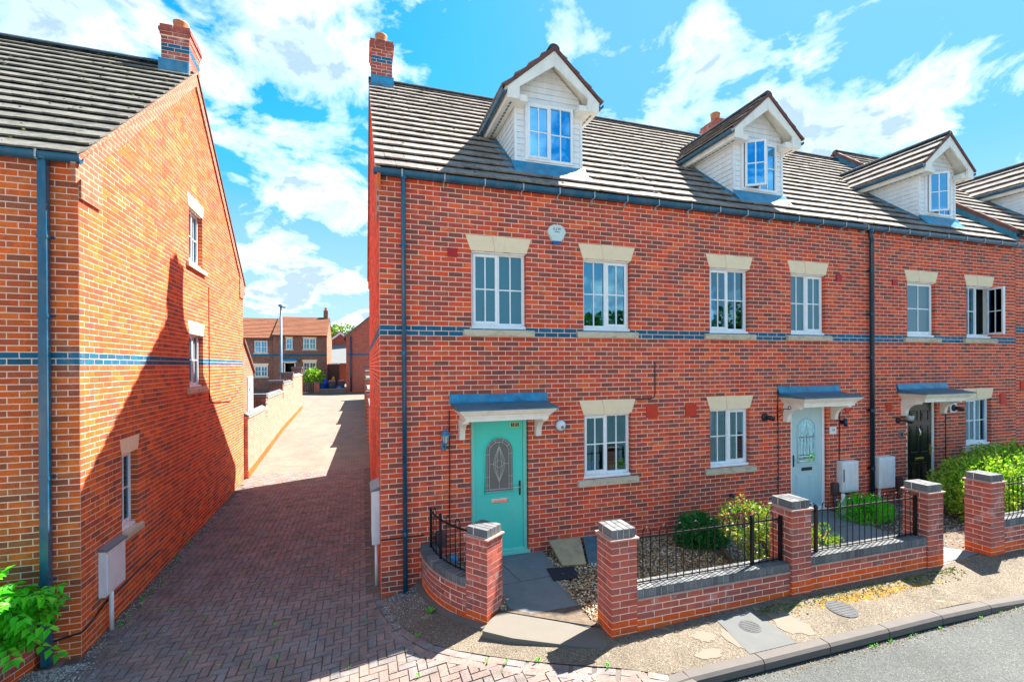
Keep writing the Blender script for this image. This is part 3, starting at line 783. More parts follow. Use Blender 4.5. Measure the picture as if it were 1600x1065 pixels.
# pavement of bound aggregate, its edge running along the blocks
WALLSIDE = [(.62, .25), (.62, 0), (.62, -.3), (.64, -.55), (.69, -.8), (.76, -1.0), (.88, -1.2), (1.0, -1.35), (1.2, -1.5), (1.5, -1.7), (1.9, -2.0), (2.3, -2.2), (2.6, -2.3), (3.0, -2.35)]
pav = MB(); n = 8; i0 = 0
for (a, b), (c, d) in zip(EDGE, WALLSIDE):
    for k in range(n+1):
        x, y = a+(c-a)*k/n, b+(d-b)*k/n; pav.v.append((x, y, ground_z(x, y)))
for j in range(len(EDGE)-1):
    for k in range(n): q = j*(n+1)+k; pav.f.append((q, q+1, q+n+2, q+n+1))
for k0 in range(60):
    xa, xb = 3.0+k0*.25, 3.25+k0*.25
    for q in range(6):
        f = lambda x, s: (x-(.38*s if k0 == 0 and x < 3.01 else 0), -2.35-.77*s)
        pts = [f(xa, q/6), f(xb, q/6), f(xb, (q+1)/6), f(xa, (q+1)/6)]
        pav.quad(*[(x, y, ground_z(x, y)) for x, y in pts])
pavement = structure(pav.build('pavement', 'aggregate', smooth=True))
# kerb stones, dropping towards the right
kerb = structure(obj('kerb', None, None, (5, -3.18, .3)))
def kerb_pt(s):
    if s < 0: th = s/1.3; return Vector((2.75+1.3*math.sin(th), -3.12-1.3*(1-math.cos(th)), 0)), Vector((math.cos(th), math.sin(-th)*-1, 0))
    return Vector((2.75+s, -3.12, 0)), Vector((1, 0, 0))
s = -1.8
while s < 11.4:
    m = MB(); L = .905; n = 4 if s < 0 else 1; pts = [kerb_pt(s+.004+(L-.012)*k/n)[0] for k in range(n+1)]
    for k in range(n):
        a, b = pts[k], pts[k+1]; t = (b-a).normalized(); nrm = Vector((t.y, -t.x, 0))
        def top(p): return lerp_table([(2.75, .345), (6.9, .345), (8.4, .262), (30, .262)], p.x)+random.uniform(-.001, .001)
        prof = [(0, -.1), (.125, -.1), (.125, -.03), (.102, 0), (0, 0)]
        A1 = [a+nrm*q+Vector((0, 0, top(a)+z)) for q, z in prof]; B1 = [b+nrm*q+Vector((0, 0, top(b)+z)) for q, z in prof]
        for i in range(5): m.quad(A1[i], A1[(i+1) % 5], B1[(i+1) % 5], B1[i])
        m.poly(A1); m.poly(B1[::-1])
    m.build('kerb_stone', 'kerb_stone', kerb, bevel=.008); s += L
road = MB(); xs = [2.2+i*.4 for i in range(40)]+[20, 60, 200]; ys = [-60, -30, -16]+[-12+i*.44 for i in range(20)]+[-3.2]
grid(road, xs, ys, lambda x, y: .222+(.02 if x > 8 else 0)-.01*min(3, max(0, -3.3-y)))
structure(road.build('road', 'asphalt'))
far_road = MB(); far_road.quad((-200, -60, -.2), (200, -60, -.2), (200, -5.5, -.2), (-200, -5.5, -.2)); structure(far_road.build('street', 'asphalt'))
opp = MB(); opp.quad((-200, -60, -.15), (200, -60, -.15), (200, -10.5, -.12), (-200, -10.5, -.12)); structure(opp.build('bounce_ground', 'bounce_concrete'))  # unseen pale ground, added to bounce light up onto the shaded fronts

# patches, covers and moss on the pavement
def patch(name, pts, mat, lift, label=None):
    m = MB(); c = Vector((sum(p[0] for p in pts)/len(pts), sum(p[1] for p in pts)/len(pts), 0)); c.z = ground_z(c.x, c.y)+lift
    P = [Vector((x, y, ground_z(x, y)+lift)) for x, y in pts]
    for a, b in zip(P, P[1:]+P[:1]): m.poly([c, a, b])
    o = m.build(name, mat, pavement); return o
patch('tarmac_patch', [(3.72, -2.47), (4.26, -2.49), (4.24, -3.115), (3.60, -3.115)], 'concrete_grey', .005)
def blob(cx, cy, rx, ry, n=18, k=.25): return [(cx+rx*math.cos(2*PI*i/n)*(1+random.uniform(-k, k)), cy+ry*math.sin(2*PI*i/n)*(1+random.uniform(-k, k))) for i in range(n)]
patch('mortar_patch', blob(4.47, -2.83, .19, .22), 'patch_mortar', .004); patch('mortar_patch', blob(3.36, -2.72, .12, .10), 'patch_mortar', .004)
patch('mortar_patch', blob(3.2, -2.98, .17, .07), 'patch_mortar', .004); patch('mortar_patch', blob(3.62, -2.86, .06, .2), 'patch_mortar', .0045)
for nm, cx_, cy_, r_, lab in (('stopcock_cover', 3.98, -2.74, .105, 'round ribbed access cover set in the grey tarmac patch'), ('inspection_cover', 5.33, -2.80, .155, 'round grey metal cover in the pavement below the moss')):
    m = MB(); e = .12; nv = Vector((-(ground_z(cx_+e, cy_)-ground_z(cx_-e, cy_))/(2*e), -(ground_z(cx_, cy_+e)-ground_z(cx_, cy_-e))/(2*e), 1)).normalized(); c = Vector((cx_, cy_, ground_z(cx_, cy_)))+nv*.006
    m.disc(c, nv, [(r_+.012, 0), (r_+.012, .003), (r_, .003), (r_, .001), (r_-.005, .004), (0.001, .004)], 28); ux = nv.cross(Vector((0, -1, 0))).normalized(); uy = nv.cross(ux)
    for k in range(-3, 4):
        yy = k*r_*.26; l = math.sqrt(max(0, r_*r_*.8-yy*yy)); m.hexa([c+ux*a_*l+uy*(yy+b_*.006)+nv*h_ for h_ in (.004, .007) for a_, b_ in ((-1, -1), (1, -1), (1, 1), (-1, 1))])
    tag(m.build(nm, 'cover_grey'), lab, 'cover')
def clumps(name, mat, spots, label, cat='moss'):
    m = MB()
    for x, y, r, h in spots:
        z = ground_z(x, y); n = 6; top = (x+random.uniform(-r, r)*.3, y+random.uniform(-r, r)*.3, z+h)
        ring = [(x+r*math.cos(2*PI*i/n+x)*random.uniform(.7, 1.3), y+r*math.sin(2*PI*i/n+x)*random.uniform(.7, 1.3), z-.003) for i in range(n)]
        i0 = len(m.v); m.v += ring+[top]
        for i in range(n): m.f.append((i0+i, i0+(i+1) % n, i0+n))
    return stuff(m.build(name, mat), label, cat)
sp = []
for _ in range(900):
    x = random.uniform(4.2, 8.0); y = -2.49-abs(random.gauss(0, .09)); sp.append((x, y, random.uniform(.008, .022), random.uniform(.006, .018)))
clumps('moss', 'moss', sp[:650], 'dark green moss along the foot of the garden wall')
sp = [(random.gauss(6.0, .55), -2.66+random.gauss(0, .045)+.02*math.sin(k), random.uniform(.008, .024), random.uniform(.005, .014)) for k in range(700)]
clumps('golden_moss', 'moss_gold', sp, 'golden brown moss in a strip on the pavement')
def weeds(name, spots, mat, label):
    m = MB()
    for x, y, n, h in spots:
        z = .224 if y < -3.24 else ground_z(x, y)
        for _ in range(n):
            a = random.uniform(0, 2*PI); l = h*random.uniform(.5, 1.1); dx, dy = math.cos(a)*l*.8, math.sin(a)*l*.8; px_, py_ = -math.sin(a)*l*.16, math.cos(a)*l*.16
            m.poly([(x, y, z), (x+dx*.6+px_, y+dy*.6+py_, z+l*.7), (x+dx, y+dy, z+l*.75), (x+dx*.6-px_, y+dy*.6-py_, z+l*.7)])
    return stuff(m.build(name, mat), label, 'weeds')
W = [(.58, -.95, 26, .09), (.36, -1.38, 7, .05), (.3, -2.1, 8, .05), (1.0, -2.2, 9, .05), (1.5, -2.42, 9, .06), (1.2, -2.3, 8, .05), (2.1, -2.8, 8, .05)]
W += [(random.uniform(-3.3, -.2), random.uniform(-1.6, 2.2), random.randint(3, 8), random.uniform(.02, .045)) for _ in range(70)]
W += [(left_x(y)+random.uniform(.03, .2), y, random.randint(4, 10), random.uniform(.03, .06)) for y in [random.uniform(-.1, 4) for _ in range(26)]]
W += [(random.uniform(5.0, 9), -3.26-random.uniform(0, .02), 6, .035) for _ in range(16)]
weeds('weeds', W, 'leaf_bright', 'small green weeds in the paving joints and gutters')
# ------------------------------------------------------------------ the terrace
FA = Fr((0, 0, 0), (1, 0, 0), (0, -1, 0))
SLOPE = .854; PIT = math.atan(SLOPE); RY = 4.43; DEPTH = 8.86
S_UP = Vector((0, math.cos(PIT), math.sin(PIT)))
def roof_z(y, dz=0): return 6.30+dz+SLOPE*y
F1 = (3.945, 5.15); LIN1 = (5.15, 5.387, .455, .537); SIL1 = (3.832, 3.948, .575, .05)
G1 = (1.47, 2.55); LIN0 = (2.55, 2.785, .455, .537); SIL0 = (1.352, 1.475, .575, .05)
HW = .45

def came_pattern(fr, par, c, z0, z1, hw, d):
    """leaded pattern of the arched door light: border lines, cross bars and a flame-shaped centre"""
    m = MB(); r = .0032; zc = z1-hw
    def line(p): m.tube([fr.P(c+u, d, z) for u, z in p], r, 5)
    for e in (.035, .075):
        h = hw-e; pts = [(-h, z0+(.045 if e > .05 else .02))]+[(h*math.cos(PI-PI*i/14), zc+h*math.sin(PI-PI*i/14)) for i in range(15)]+[(h, z0+(.045 if e > .05 else .02))]
        line(pts+[pts[0]])
    for th in (35, 70, 110, 145):
        a = math.radians(th); line([((hw-.004)*math.cos(a), zc+(hw-.004)*math.sin(a)), ((hw-.075)*math.cos(a), zc+(hw-.075)*math.sin(a))])
    for z in (z0+.12, z0+.25, zc-.03):
        for s in (-1, 1): line([(s*(hw-.004), z), (s*(hw-.075), z)])
    line([(-(hw-.004), z0+.055), (hw-.004, z0+.055)])
    h = hw-.077; cz = z0+.30
    line([(-h, cz)]+[(-h*math.cos(t), cz-.17*math.sin(t)) for t in [PI*i/14 for i in range(15)]]+[(h, cz)])
    top, bot = z1-.10, z0+.13; mid = (top+bot)/2
    for s in (-1, 1):
        for w_, ph in ((.036, 0), (.066, .25), (.092, .5)):
            pts = []
            for i in range(19):
                t = i/18; z = bot+(top-bot)*(.08*ph+(1-.16*ph)*t); pts.append((s*w_*math.sin(PI*t)*math.cos(PI*1.0*(t-.5)*(.9-ph*.6)), z))
            line(pts)
        line([(s*.10, mid), (s*(hw-.075), mid)])
    line([(-.10, mid), (0, mid+.06), (.10, mid), (0, mid-.06), (-.10, mid)])
    line([(0, top), (0, z1-.075)]); line([(0, bot), (0, z0+.055)])
    return m.build('leading', 'came', par)
def arch_light(fr, par, c, z0, z1, hw, d, glassmat):
    zc = z1-hw; outline = [(c-hw, z0)]+[(c+hw*math.cos(PI-PI*i/18), zc+hw*math.sin(PI-PI*i/18)) for i in range(19)]+[(c+hw, z0)]
    m = MB(); m.fprism(fr, outline, d-.002, d+.003); m.build('pane', glassmat, par)
    k = MB(); o2 = outline+[outline[0]]; k.tube([fr.P(u, d+.004, z) for u, z in o2], .014, 8); k.build('moulding', par.data.materials[0].name, par, smooth=True)
    came_pattern(fr, par, c, z0, z1, hw, d+.004)

def front_door(house, c, z0, z1, style, label):
    u0, u1 = c-.46, c+.46; fm = {'teal': 'teal_frame', 'pale': 'upvc', 'black': 'upvc'}[style]; lm = {'teal': 'teal_paint', 'pale': 'pale_blue_paint', 'black': 'black_paint'}[style]
    f = MB(); w_ = .06
    f.fbox(FA, u0, u0+w_, -.11, -.035, z0, z1); f.fbox(FA, u1-w_, u1, -.11, -.035, z0, z1); f.fbox(FA, u0+w_, u1-w_, -.11, -.035, z1-w_, z1)
    f.build('door_frame', fm, house, bevel=.006)
    t = MB(); t.fbox(FA, u0-.03, u1+.03, -.11, .03, z0-.035, z0+.012); t.build('threshold', fm, house, bevel=.006)
    if style != 'black':
        t = MB(); t.fbox(FA, u0+w_, u1-w_, -.062, -.02, z0+.013, z0+.05); t.build('weather_bar', 'upvc' if style == 'pale' else 'teal_frame', house, bevel=.006)
    a, b, y0, y1, d = u0+w_+.003, u1-w_-.003, z0+.02, z1-w_-.003, -.055
    m = MB(); m.fbox(FA, a, b, d-.045, d, y0, y1); leaf_ = m.build('door', lm, house, bevel=.003); leaf_['label'] = label
    if style in ('teal', 'pale'):
        arch_light(FA, leaf_, c, y0+.93, y0+1.80, .235, d+.001, 'glass_door' if style == 'teal' else 'glass')
        r = MB(); r.fbox(FA, c-.29, c+.29, d, d+.016, y0+.885, y0+.915); r.build('moulding', lm, leaf_, bevel=.006)
    if style == 'pale':
        for s in (-1, 1):
            for q in range(1):
                p = MB(); uu = c+s*.17; Z0, Z1 = y0+.12, y0+.70
                p.fbox(FA, uu-.12, uu+.12, d, d+.004, Z0, Z1); p.build('door_panel', lm, leaf_, bevel=.003)
                p = MB(); p.fbox(FA, uu-.09, uu+.09, d+.004, d+.013, Z0+.03, Z1-.03); p.build('door_panel', lm, leaf_, bevel=.008)
    if style == 'black':
        for (Z0, Z1) in ((y0+.15, y0+.70), (y0+.92, y0+1.52), (y0+1.62, y0+1.85)):
            for s in (-1, 1):
                uu = c+s*.175; fr_ = MB()
                for A_ in ((uu-.125, uu-.105, Z0, Z1), (uu+.105, uu+.125, Z0, Z1), (uu-.105, uu+.105, Z0, Z0+.02), (uu-.105, uu+.105, Z1-.02, Z1)): fr_.fbox(FA, A_[0], A_[1], d, d+.012, A_[2], A_[3])
                fr_.build('panel_moulding', lm, leaf_, bevel=.005)
                p = MB(); p.fbox(FA, uu-.08, uu+.08, d, d+.010, Z0+.05, Z1-.05); p.build('door_panel', lm, leaf_, bevel=.008)
        k = MB(); k.fbox(FA, c-.02, c+.03, d, d+.03, y0+1.30, y0+1.40); k.tube([FA.P(c-.03, d+.02, y0+1.46), FA.P(c-.03, d+.04, y0+1.36)], .012, 6); k.build('knocker', 'chrome', leaf_, bevel=.004)
    lb = {'teal': 'chrome', 'pale': 'black_plastic', 'black': 'brass'}[style]; zl = y0+.80 if style != 'black' else y0+.78
    l = MB(); l.fbox(FA, c-.135, c+.135, d, d+.012, zl-.032, zl+.032); L_ = l.build('letterbox', lb, leaf_, bevel=.005)
    l = MB(); l.fbox(FA, c-.112, c+.112, d+.0125, d+.018, zl-.018, zl+.018); l.build('flap', lb, leaf_, bevel=.004)
    hx = {'teal': b-.055, 'pale': a+.055, 'black': b-.05}[style]; sgn = -1 if style != 'pale' else 1
    h = MB(); h.fbox(FA, hx-.016, hx+.016, d, d+.012, y0+.86, y0+1.09); h.build('handle_plate', 'brass' if style == 'black' else 'black_plastic', leaf_, bevel=.004)
    h = MB(); h.tube([FA.P(hx, d+.01, y0+1.0), FA.P(hx, d+.05, y0+1.0), FA.P(hx+sgn*.115, d+.055, y0+1.0)], .009, 8); h.build('handle', 'brass' if style == 'black' else 'chrome', leaf_, smooth=True)
    if style == 'teal':
        for k, s in enumerate((-1, 1)):
            n = MB(); uu = c+.265+s*.036; n.fbox(FA, uu-.035, uu+.035, d, d+.004, y1-.105, y1-.035); pl = n.build('number_plate', 'letter_gold', leaf_)
            n = MB(); n.fbox(FA, uu-.028, uu+.028, d+.004, d+.006, y1-.098, y1-.042); n.build('number_plate', 'letter_black', leaf_)
            lettering('5', leaf_, FA.P(uu, d+.0065, y1-.070), .062, 'letter_gold', name='number')
def canopy(house, c, zb=2.56):
    body = MB(); prof = []
    def ring(hw, y, z): return (hw, y, z)
    steps = [(.645, .44, zb), (.645, .44, zb+.055), (.665, .46, zb+.060), (.675, .465, zb+.085), (.705, .495, zb+.105), (.73, .52, zb+.140), (.745, .535, zb+.150), (.745, .535, zb+.172)]
    for (h0, y0, z0), (h1, y1, z1) in zip(steps, steps[1:]):
        A_ = [FA.P(c-h0, 0, z0), FA.P(c-h0, y0, z0), FA.P(c+h0, y0, z0), FA.P(c+h0, 0, z0)]; B_ = [FA.P(c-h1, 0, z1), FA.P(c-h1, y1, z1), FA.P(c+h1, y1, z1), FA.P(c+h1, 0, z1)]
        for i in range(3): body.quad(A_[i], A_[i+1], B_[i+1], B_[i])
    body.poly([FA.P(c-.645, 0, zb), FA.P(c+.645, 0, zb), FA.P(c+.645, .44, zb), FA.P(c-.645, .44, zb)])
    can = body.build('canopy', 'cream_paint', house)
    r = MB(); z = zb+.172
    r.hexa([FA.P(c-.775, 0, z), FA.P(c-.775, .555, z-.006), FA.P(c+.775, .555, z-.006), FA.P(c+.775, 0, z), FA.P(c-.775, 0, z+.085), FA.P(c-.775, .555, z+.018), FA.P(c+.775, .555, z+.018), FA.P(c+.775, 0, z+.085)])
    r.build('lead_roof', 'lead_roof', can, bevel=.006)
    f = MB(); n = 14
    for i in range(n):
        a, b = c-.80+1.6*i/n, c-.80+1.6*(i+1)/n; w0, w1 = [.035+.010*math.sin(3.1*(u-c)*4)+.006*math.sin(17*u) for u in (a, b)]
        for (da, za), (db, zb_) in zip([(.012, z+.205), (.018, z+.10), ], [(.018, z+.10), (.05, z+.072)]):
            f.quad(FA.P(a, da+w0*(za < z+.15)*.6, za), FA.P(b, da+w1*(za < z+.15)*.6, za), FA.P(b, db+w1*.6, zb_), FA.P(a, db+w0*.6, zb_))
    f.fbox(FA, c-.80, c+.80, -.01, .011, z+.075, z+.206)
    f.build('flashing', 'lead', can)
    for s in (-1, 1):
        b = MB(); u = c+s*.62; prof = [(0, zb-.001), (.36, zb-.001), (.36, zb-.035)]
        for i in range(9):
            a = PI/2*i/8; prof.append((.33-.235*math.sin(a), zb-.05-.2*(1-math.cos(a))))
        prof += [(.085, zb-.31), (0, zb-.315)]
        b.uprism(FA, prof, u-.042, u+.042); b.build('bracket', 'cream_paint', can, bevel=.004)

def dormer(house, c, dz=0.0, sash_l='S', back_boards=True):
    """gabled dormer standing on the front slope, boarded white"""
    yf, hw, z0, ze = .45, .63, 6.82+dz, 7.86+dz
    FD = Fr((0, yf, 0), (1, 0, 0), (0, -1, 0)); k = .89; apex = 8.70+dz; hs = .86
    def roofside(x): return apex-k*abs(x-c)
    core = MB(); hz = ze
    core.fprism(FD, [(c-hw+.014, 6.35+dz), (c+hw-.014, 6.35+dz), (c+hw-.014, ze+.10), (c, apex-.12-.03), (c-hw+.014, ze+.10)], -2.2, -.014)
    D = core.build('dormer', 'cladding', house); D['label'] = 'white boarded dormer'
    wz0, wz1 = z0+.04, 7.845+dz; w0, w1 = c-.445, c+.445; z = z0; p = .102
    def bd(fr, u0, u1, za, zb, cut=None):
        m = MB(); m.hexa([fr.P(u0, -.016, za+.003), fr.P(u1, -.016, za+.003), fr.P(u1, .004, za+.003), fr.P(u0, .004, za+.003), fr.P(u0 if not cut else cut[0], -.016, zb-.004), fr.P(u1 if not cut else cut[1], -.016, zb-.004), fr.P(u1 if not cut else cut[1], -.006, zb-.004), fr.P(u0 if not cut else cut[0], -.006, zb-.004)])
        m.build('board', 'cladding', D)
    while z < apex-.22:
        za, zb = z, z+p
        if zb <= wz1+.02: bd(FD, c-hw+.05, w0-.02, za, zb); bd(FD, w1+.02, c+hw-.05, za, zb)
        else:
            za2 = max(za, wz1+.025); g = lambda q: min(hw-.05, (apex-.145-q)/k)
            if zb-za2 > .03 and g(za2) > .05: bd(FD, c-g(za2), c+g(za2), za2, zb, (c-max(.01, g(zb)), c+max(.01, g(zb))))
        z += p
    t = MB()
    for s in (-1, 1): t.fbox(FD, c+s*hw-.025-.022*s*1.0, c+s*hw+.025-.022*s, -.045, .010, z0, ze+.03)
    t.fbox(FD, w0-.04, w1+.04, -.02, .012, z0, z0+.04); t.build('corner_trim', 'cladding', D, bevel=.004)
    for s in (-1, 1):
        FS = Fr((c+s*hw, 0, 0), (0, 1, 0), (s, 0, 0)); z = z0-.05
        while z < ze+.02:
            ye0 = (z-6.33-dz)/SLOPE; ye1 = (z+p-6.33-dz)/SLOPE
            if ye1 > yf+.05: bd(FS, yf+.03, max(yf+.05, ye0), z, z+p, (yf+.03, ye1))
            z += p
        m = MB(); a, b = yf-.02, (ze-6.33-dz)/SLOPE+.08                          # soaker along the slope
        n_ = 10; wv = lambda i: .01*math.sin(i*2.2)
        for i in range(n_):
            y_a, y_b = a-.12+(b-a+.12)*i/n_, a-.12+(b-a+.12)*(i+1)/n_
            m.quad((c+s*(hw+.008), y_a, roof_z(y_a, dz)+.095), (c+s*(hw+.008), y_b, roof_z(y_b, dz)+.095), (c+s*(hw+.012), y_b, roof_z(y_b, dz)+.048), (c+s*(hw+.012), y_a, roof_z(y_a, dz)+.048))
            m.quad((c+s*(hw+.012), y_a, roof_z(y_a, dz)+.048), (c+s*(hw+.012), y_b, roof_z(y_b, dz)+.048), (c+s*(hw+.14), y_b, roof_z(y_b, dz)+.044+wv(i+1)*.3), (c+s*(hw+.14), y_a, roof_z(y_a, dz)+.044+wv(i)*.3))
        m.build('soaker', 'lead', D)
    lights = [sash_l if sash_l != 'S' else 'S', 'F']
    window(D, FD, w0, w1, wz0, wz1, lights, 'glass_mirror', recess=-.036, flat=True, head=False, room=False, cill=False)
    m = MB(); m.fbox(FD, w0-.03, w1+.03, -.01, .045, wz1, wz1+.022); m.build('head_trim', 'cladding', D, bevel=.004)
    rm = MB(); rm.quad(FD.P(w0, -.008, wz0), FD.P(w1, -.008, wz0), FD.P(w1, -.008, wz1), FD.P(w0, -.008, wz1)); rm.build('dark_backing', 'room_dark', D)  # dark sheet over the core, its colour standing in for the unlit room
    # apron of lead under the window
    m = MB(); n_ = 12; yb = .20
    for i in range(n_):
        a, b = c-hw-.05+(2*hw+.10)*i/n_, c-hw-.05+(2*hw+.10)*(i+1)/n_; wv = lambda u: .012*math.sin(u*9)+.006*math.sin(u*23)
        m.quad((a, yf-.022, z0+.012), (b, yf-.022, z0+.012), (b, yf-.07+wv(b)*.6, z0-.085), (a, yf-.07+wv(a)*.6, z0-.085))
        m.quad((a, yf-.07+wv(a)*.6, z0-.085), (b, yf-.07+wv(b)*.6, z0-.085), (b, yb+wv(b), roof_z(yb+wv(b), dz)+.047), (a, yb+wv(a), roof_z(yb+wv(a), dz)+.047))
    m.build('apron', 'lead', D, smooth=True)
    # roof: two slabs, tiles, ridge, barge boards, boxed feet, gutters
    y0, y1 = .20, 2.95
    r = MB()
    for s in (-1, 1):
        r.hexa([(c, y0+.03, apex-.10), (c, y1, apex-.10), (c+s*hs, y1, apex-.10-k*hs), (c+s*hs, y0+.03, apex-.10-k*hs), (c, y0+.03, apex-.012), (c, y1, apex-.012), (c+s*hs, y1, apex-.012-k*hs), (c+s*hs, y0+.03, apex-.012-k*hs)])
    r.build('roof_deck', 'cream_paint', D)
    L = hs*math.sqrt(1+k*k)
    for s in (-1, 1):
        lay_tiles(D, (c+s*(hs+.03), y0-.01, apex-.01-k*(hs+.03)), (0, 1, 0), (-s, 0, k), y1-y0, L-.02, 'roof_tile', gauge=.31, keep=lambda q: q.z > roof_z(q.y, dz)+.0)
    ridge(D, (c, y0, apex+.005), (c, (apex-6.33-dz)/SLOPE-.02, apex+.005), r=.10, piece=.42)
    for s in (-1, 1):
        m = MB(); FB = Fr((0, y0, 0), (1, 0, 0), (0, -1, 0)); e = hs-.03
        m.fprism(FB, [(c, apex-.055), (c+s*e, apex-.055-k*e), (c+s*e, apex-.055-k*e-.17), (c+s*(e-.21), apex-.055-k*e-.17), (c+s*(e-.21), apex-.055-k*(e-.21)-.15), (c, apex-.055-.25)], -.03, .0 if s < 0 else .001)
        m.build('barge_board', 'cream_paint', D, bevel=.003)
        m = MB(); m.fprism(FB, [(c, apex+.03), (c+s*(hs+.02), apex+.03-k*(hs+.02)), (c+s*(hs+.02), apex-.022-k*(hs+.02)), (c, apex-.05)], -.02, .022 if s < 0 else .024); m.build('verge', 'verge_red', D)
        ze2 = apex-.055-k*(hs-.03)-.17
        m = MB(); m.box(min(c+s*(hw+.01), c+s*(hs-.035)), max(c+s*(hw+.01), c+s*(hs-.035)), y0+.032, (ze2-6.3-dz)/SLOPE+.1, ze2, ze2+.17); m.build('soffit', 'cream_paint', D, bevel=.003)
        m = MB(); m.box(min(c+s*(hw-.16), c+s*(hw+.012)), max(c+s*(hw-.16), c+s*(hw+.012)), y0+.031, yf+.012, ze2-.001, ze2+.10); m.build('soffit', 'cream_paint', D, bevel=.003)
        m = MB(); yy = y0+.12
        while yy < (ze2-6.3-dz)/SLOPE-.1: m.box(c+s*.735-.018, c+s*.735+.018, yy, yy+.075, ze2-.004, ze2+.004); yy += .105
        m.build('soffit_vent', 'grey_plastic', D)
        FG = Fr((c+s*(hs-.03), 0, 0), (0, 1, 0), (s, 0, 0)); gutter(D, FG, y0+.0, (apex-k*hs-.10-6.3-dz)/SLOPE+.06, apex-k*hs-.045, d0=.0, d1=.095, h=.075, brackets=0)

def chimney(parent, fr_front, u0, u1, depth, z0, z1, mats=('brick_garden', 'brick_blue'), pot=True):
    """stack: fr_front is the frame of its front face"""
    o = fr_front
    faces = [Fr(o.P(u0, 0, 0), o.U, o.N), Fr(o.P(u0, 0, 0), -o.N, -o.U), Fr(o.P(u1, 0, 0), -o.N, o.U), Fr(o.P(u0, -depth, 0), o.U, -o.N)]
    lens = [u1-u0, depth, depth, u1-u0]
    m = MB(); m.fbox(o, u0+.003, u1-.003, -depth+.003, -.003, z0, z1-.01)
    C = m.build('chimney', 'mortar', parent)
    k0, k1 = 0, int(round((z1-z0)/CO)); sets = []
    for f, L in zip(faces, lens):
        bl = lay(0, L, k0, k1-3, z0, band=(k1-7, k1-6), ledge=.002); sets.append((f, bl))
        fc = Fr(f.P(-.02, .02, 0), f.U, f.N); sets.append((fc, lay(0, L+.04, k1-3, k1-2, z0, ledge=.002)))
        fc = Fr(f.P(-.04, .04, 0), f.U, f.N); sets.append((fc, lay(0, L+.08, k1-2, k1-1, z0, phase=1, ledge=.002)))
        fc = Fr(f.P(-.02, .02, 0), f.U, f.N); sets.append((fc, lay(0, L+.04, k1-1, k1, z0, ledge=.002)))
    put_bricks(sets, C, mats, limit=80)
    t = MB(); t.fbox(o, u0-.014, u1+.014, -depth-.014, .014, z1-3*CO+.006, z1-.008); t.build('corbel_core', 'mortar', C)
    t = MB(); t.hexa([o.P(u0-.01, .01, z1-.009), o.P(u1+.01, .01, z1-.009), o.P(u1+.01, -depth-.01, z1-.009), o.P(u0-.01, -depth-.01, z1-.009), o.P((u0+u1)/2-.12, -depth/2+.12, z1+.06), o.P((u0+u1)/2+.12, -depth/2+.12, z1+.06), o.P((u0+u1)/2+.12, -depth/2-.12, z1+.06), o.P((u0+u1)/2-.12, -depth/2-.12, z1+.06)]); t.build('flaunching', 'concrete', C)
    if pot:
        p = MB(); cc = o.P((u0+u1)/2, -depth/2, z1+.02); p.lathe(cc, [(.115, 0), (.118, .05), (.128, .06), (.122, .10), (.128, .20), (.140, .27), (.142, .29), (.118, .29), (.110, .22), (.105, .06)], 22); p.build('chimney_pot', 'terracotta', C, smooth=True)
    return C

def verge_strip(parent, fr, run, base, slope, back, lift=0.0, mats=('brick_warm', 'mortar')):
    """corbelled course and mortar bed climbing a gable to the ridge and down again"""
    tot = run*2
    for up in (True, False):
        pts = [(-.12, base-.12*slope), (run, base+run*slope)] if up else [(run, base+run*slope), (tot+.12, base-.12*slope)]
        (a, za), (b, zb) = pts
        m = MB(); m.fprism(fr, [(a, za-.25), (b, zb-.25), (b, zb-.002), (a, za-.002)], -.02, .03); m.build('verge_corbel', mats[0], parent)
        m = MB(); m.fprism(fr, [(a, za), (b, zb), (b, zb+.055), (a, za+.055)], -.02, .055); m.build('verge_bed', mats[1] if up else 'verge_red', parent)

def downpipe(house, fr, u, zt, zb, d=.075, r=.034, mat='gutter', swan=False, clips=(), square=False, name='downpipe'):
    m = MB()
    if swan: pts = [fr.P(u-.06, .09, zt), fr.P(u-.06, .09, zt-.10), fr.P(u-.055, .09, zt-.14), fr.P(u-.01, .085, zt-.22), fr.P(u, d, zt-.27), fr.P(u, d, zb+.0)]
    else: pts = [fr.P(u, .09, zt), fr.P(u, .085, zt-.06), fr.P(u, d, zt-.13), fr.P(u, d, zb)]
    if square: m.fbox(fr, u-r, u+r, d-r, d+r, zb, zt-.02)
    else: m.tube(pts, r, 14)
    P = m.build(name, mat, house, smooth=not square, bevel=.006 if square else 0)
    for z in clips:
        k = MB()
        if square: k.fbox(fr, u-r-.006, u+r+.006, d-r-.003, d+r+.006, z-.022, z+.022); k.fbox(fr, u-r-.03, u+r+.03, .0, .012, z-.012, z+.012)
        else: k.tube([fr.P(u, d, z-.03), fr.P(u, d, z+.03)], r+.005, 14); k.fbox(fr, u-r-.028, u+r+.028, .0, .022, z-.014, z+.014)
        k.build('pipe_clip', mat, P)
    k = MB(); k.tube([fr.P(u-(.06 if swan else 0), .09, zt-.06), fr.P(u-(.06 if swan else 0), .09, zt+.02)], r+.012, 14); k.build('outlet', mat, P)
    return P

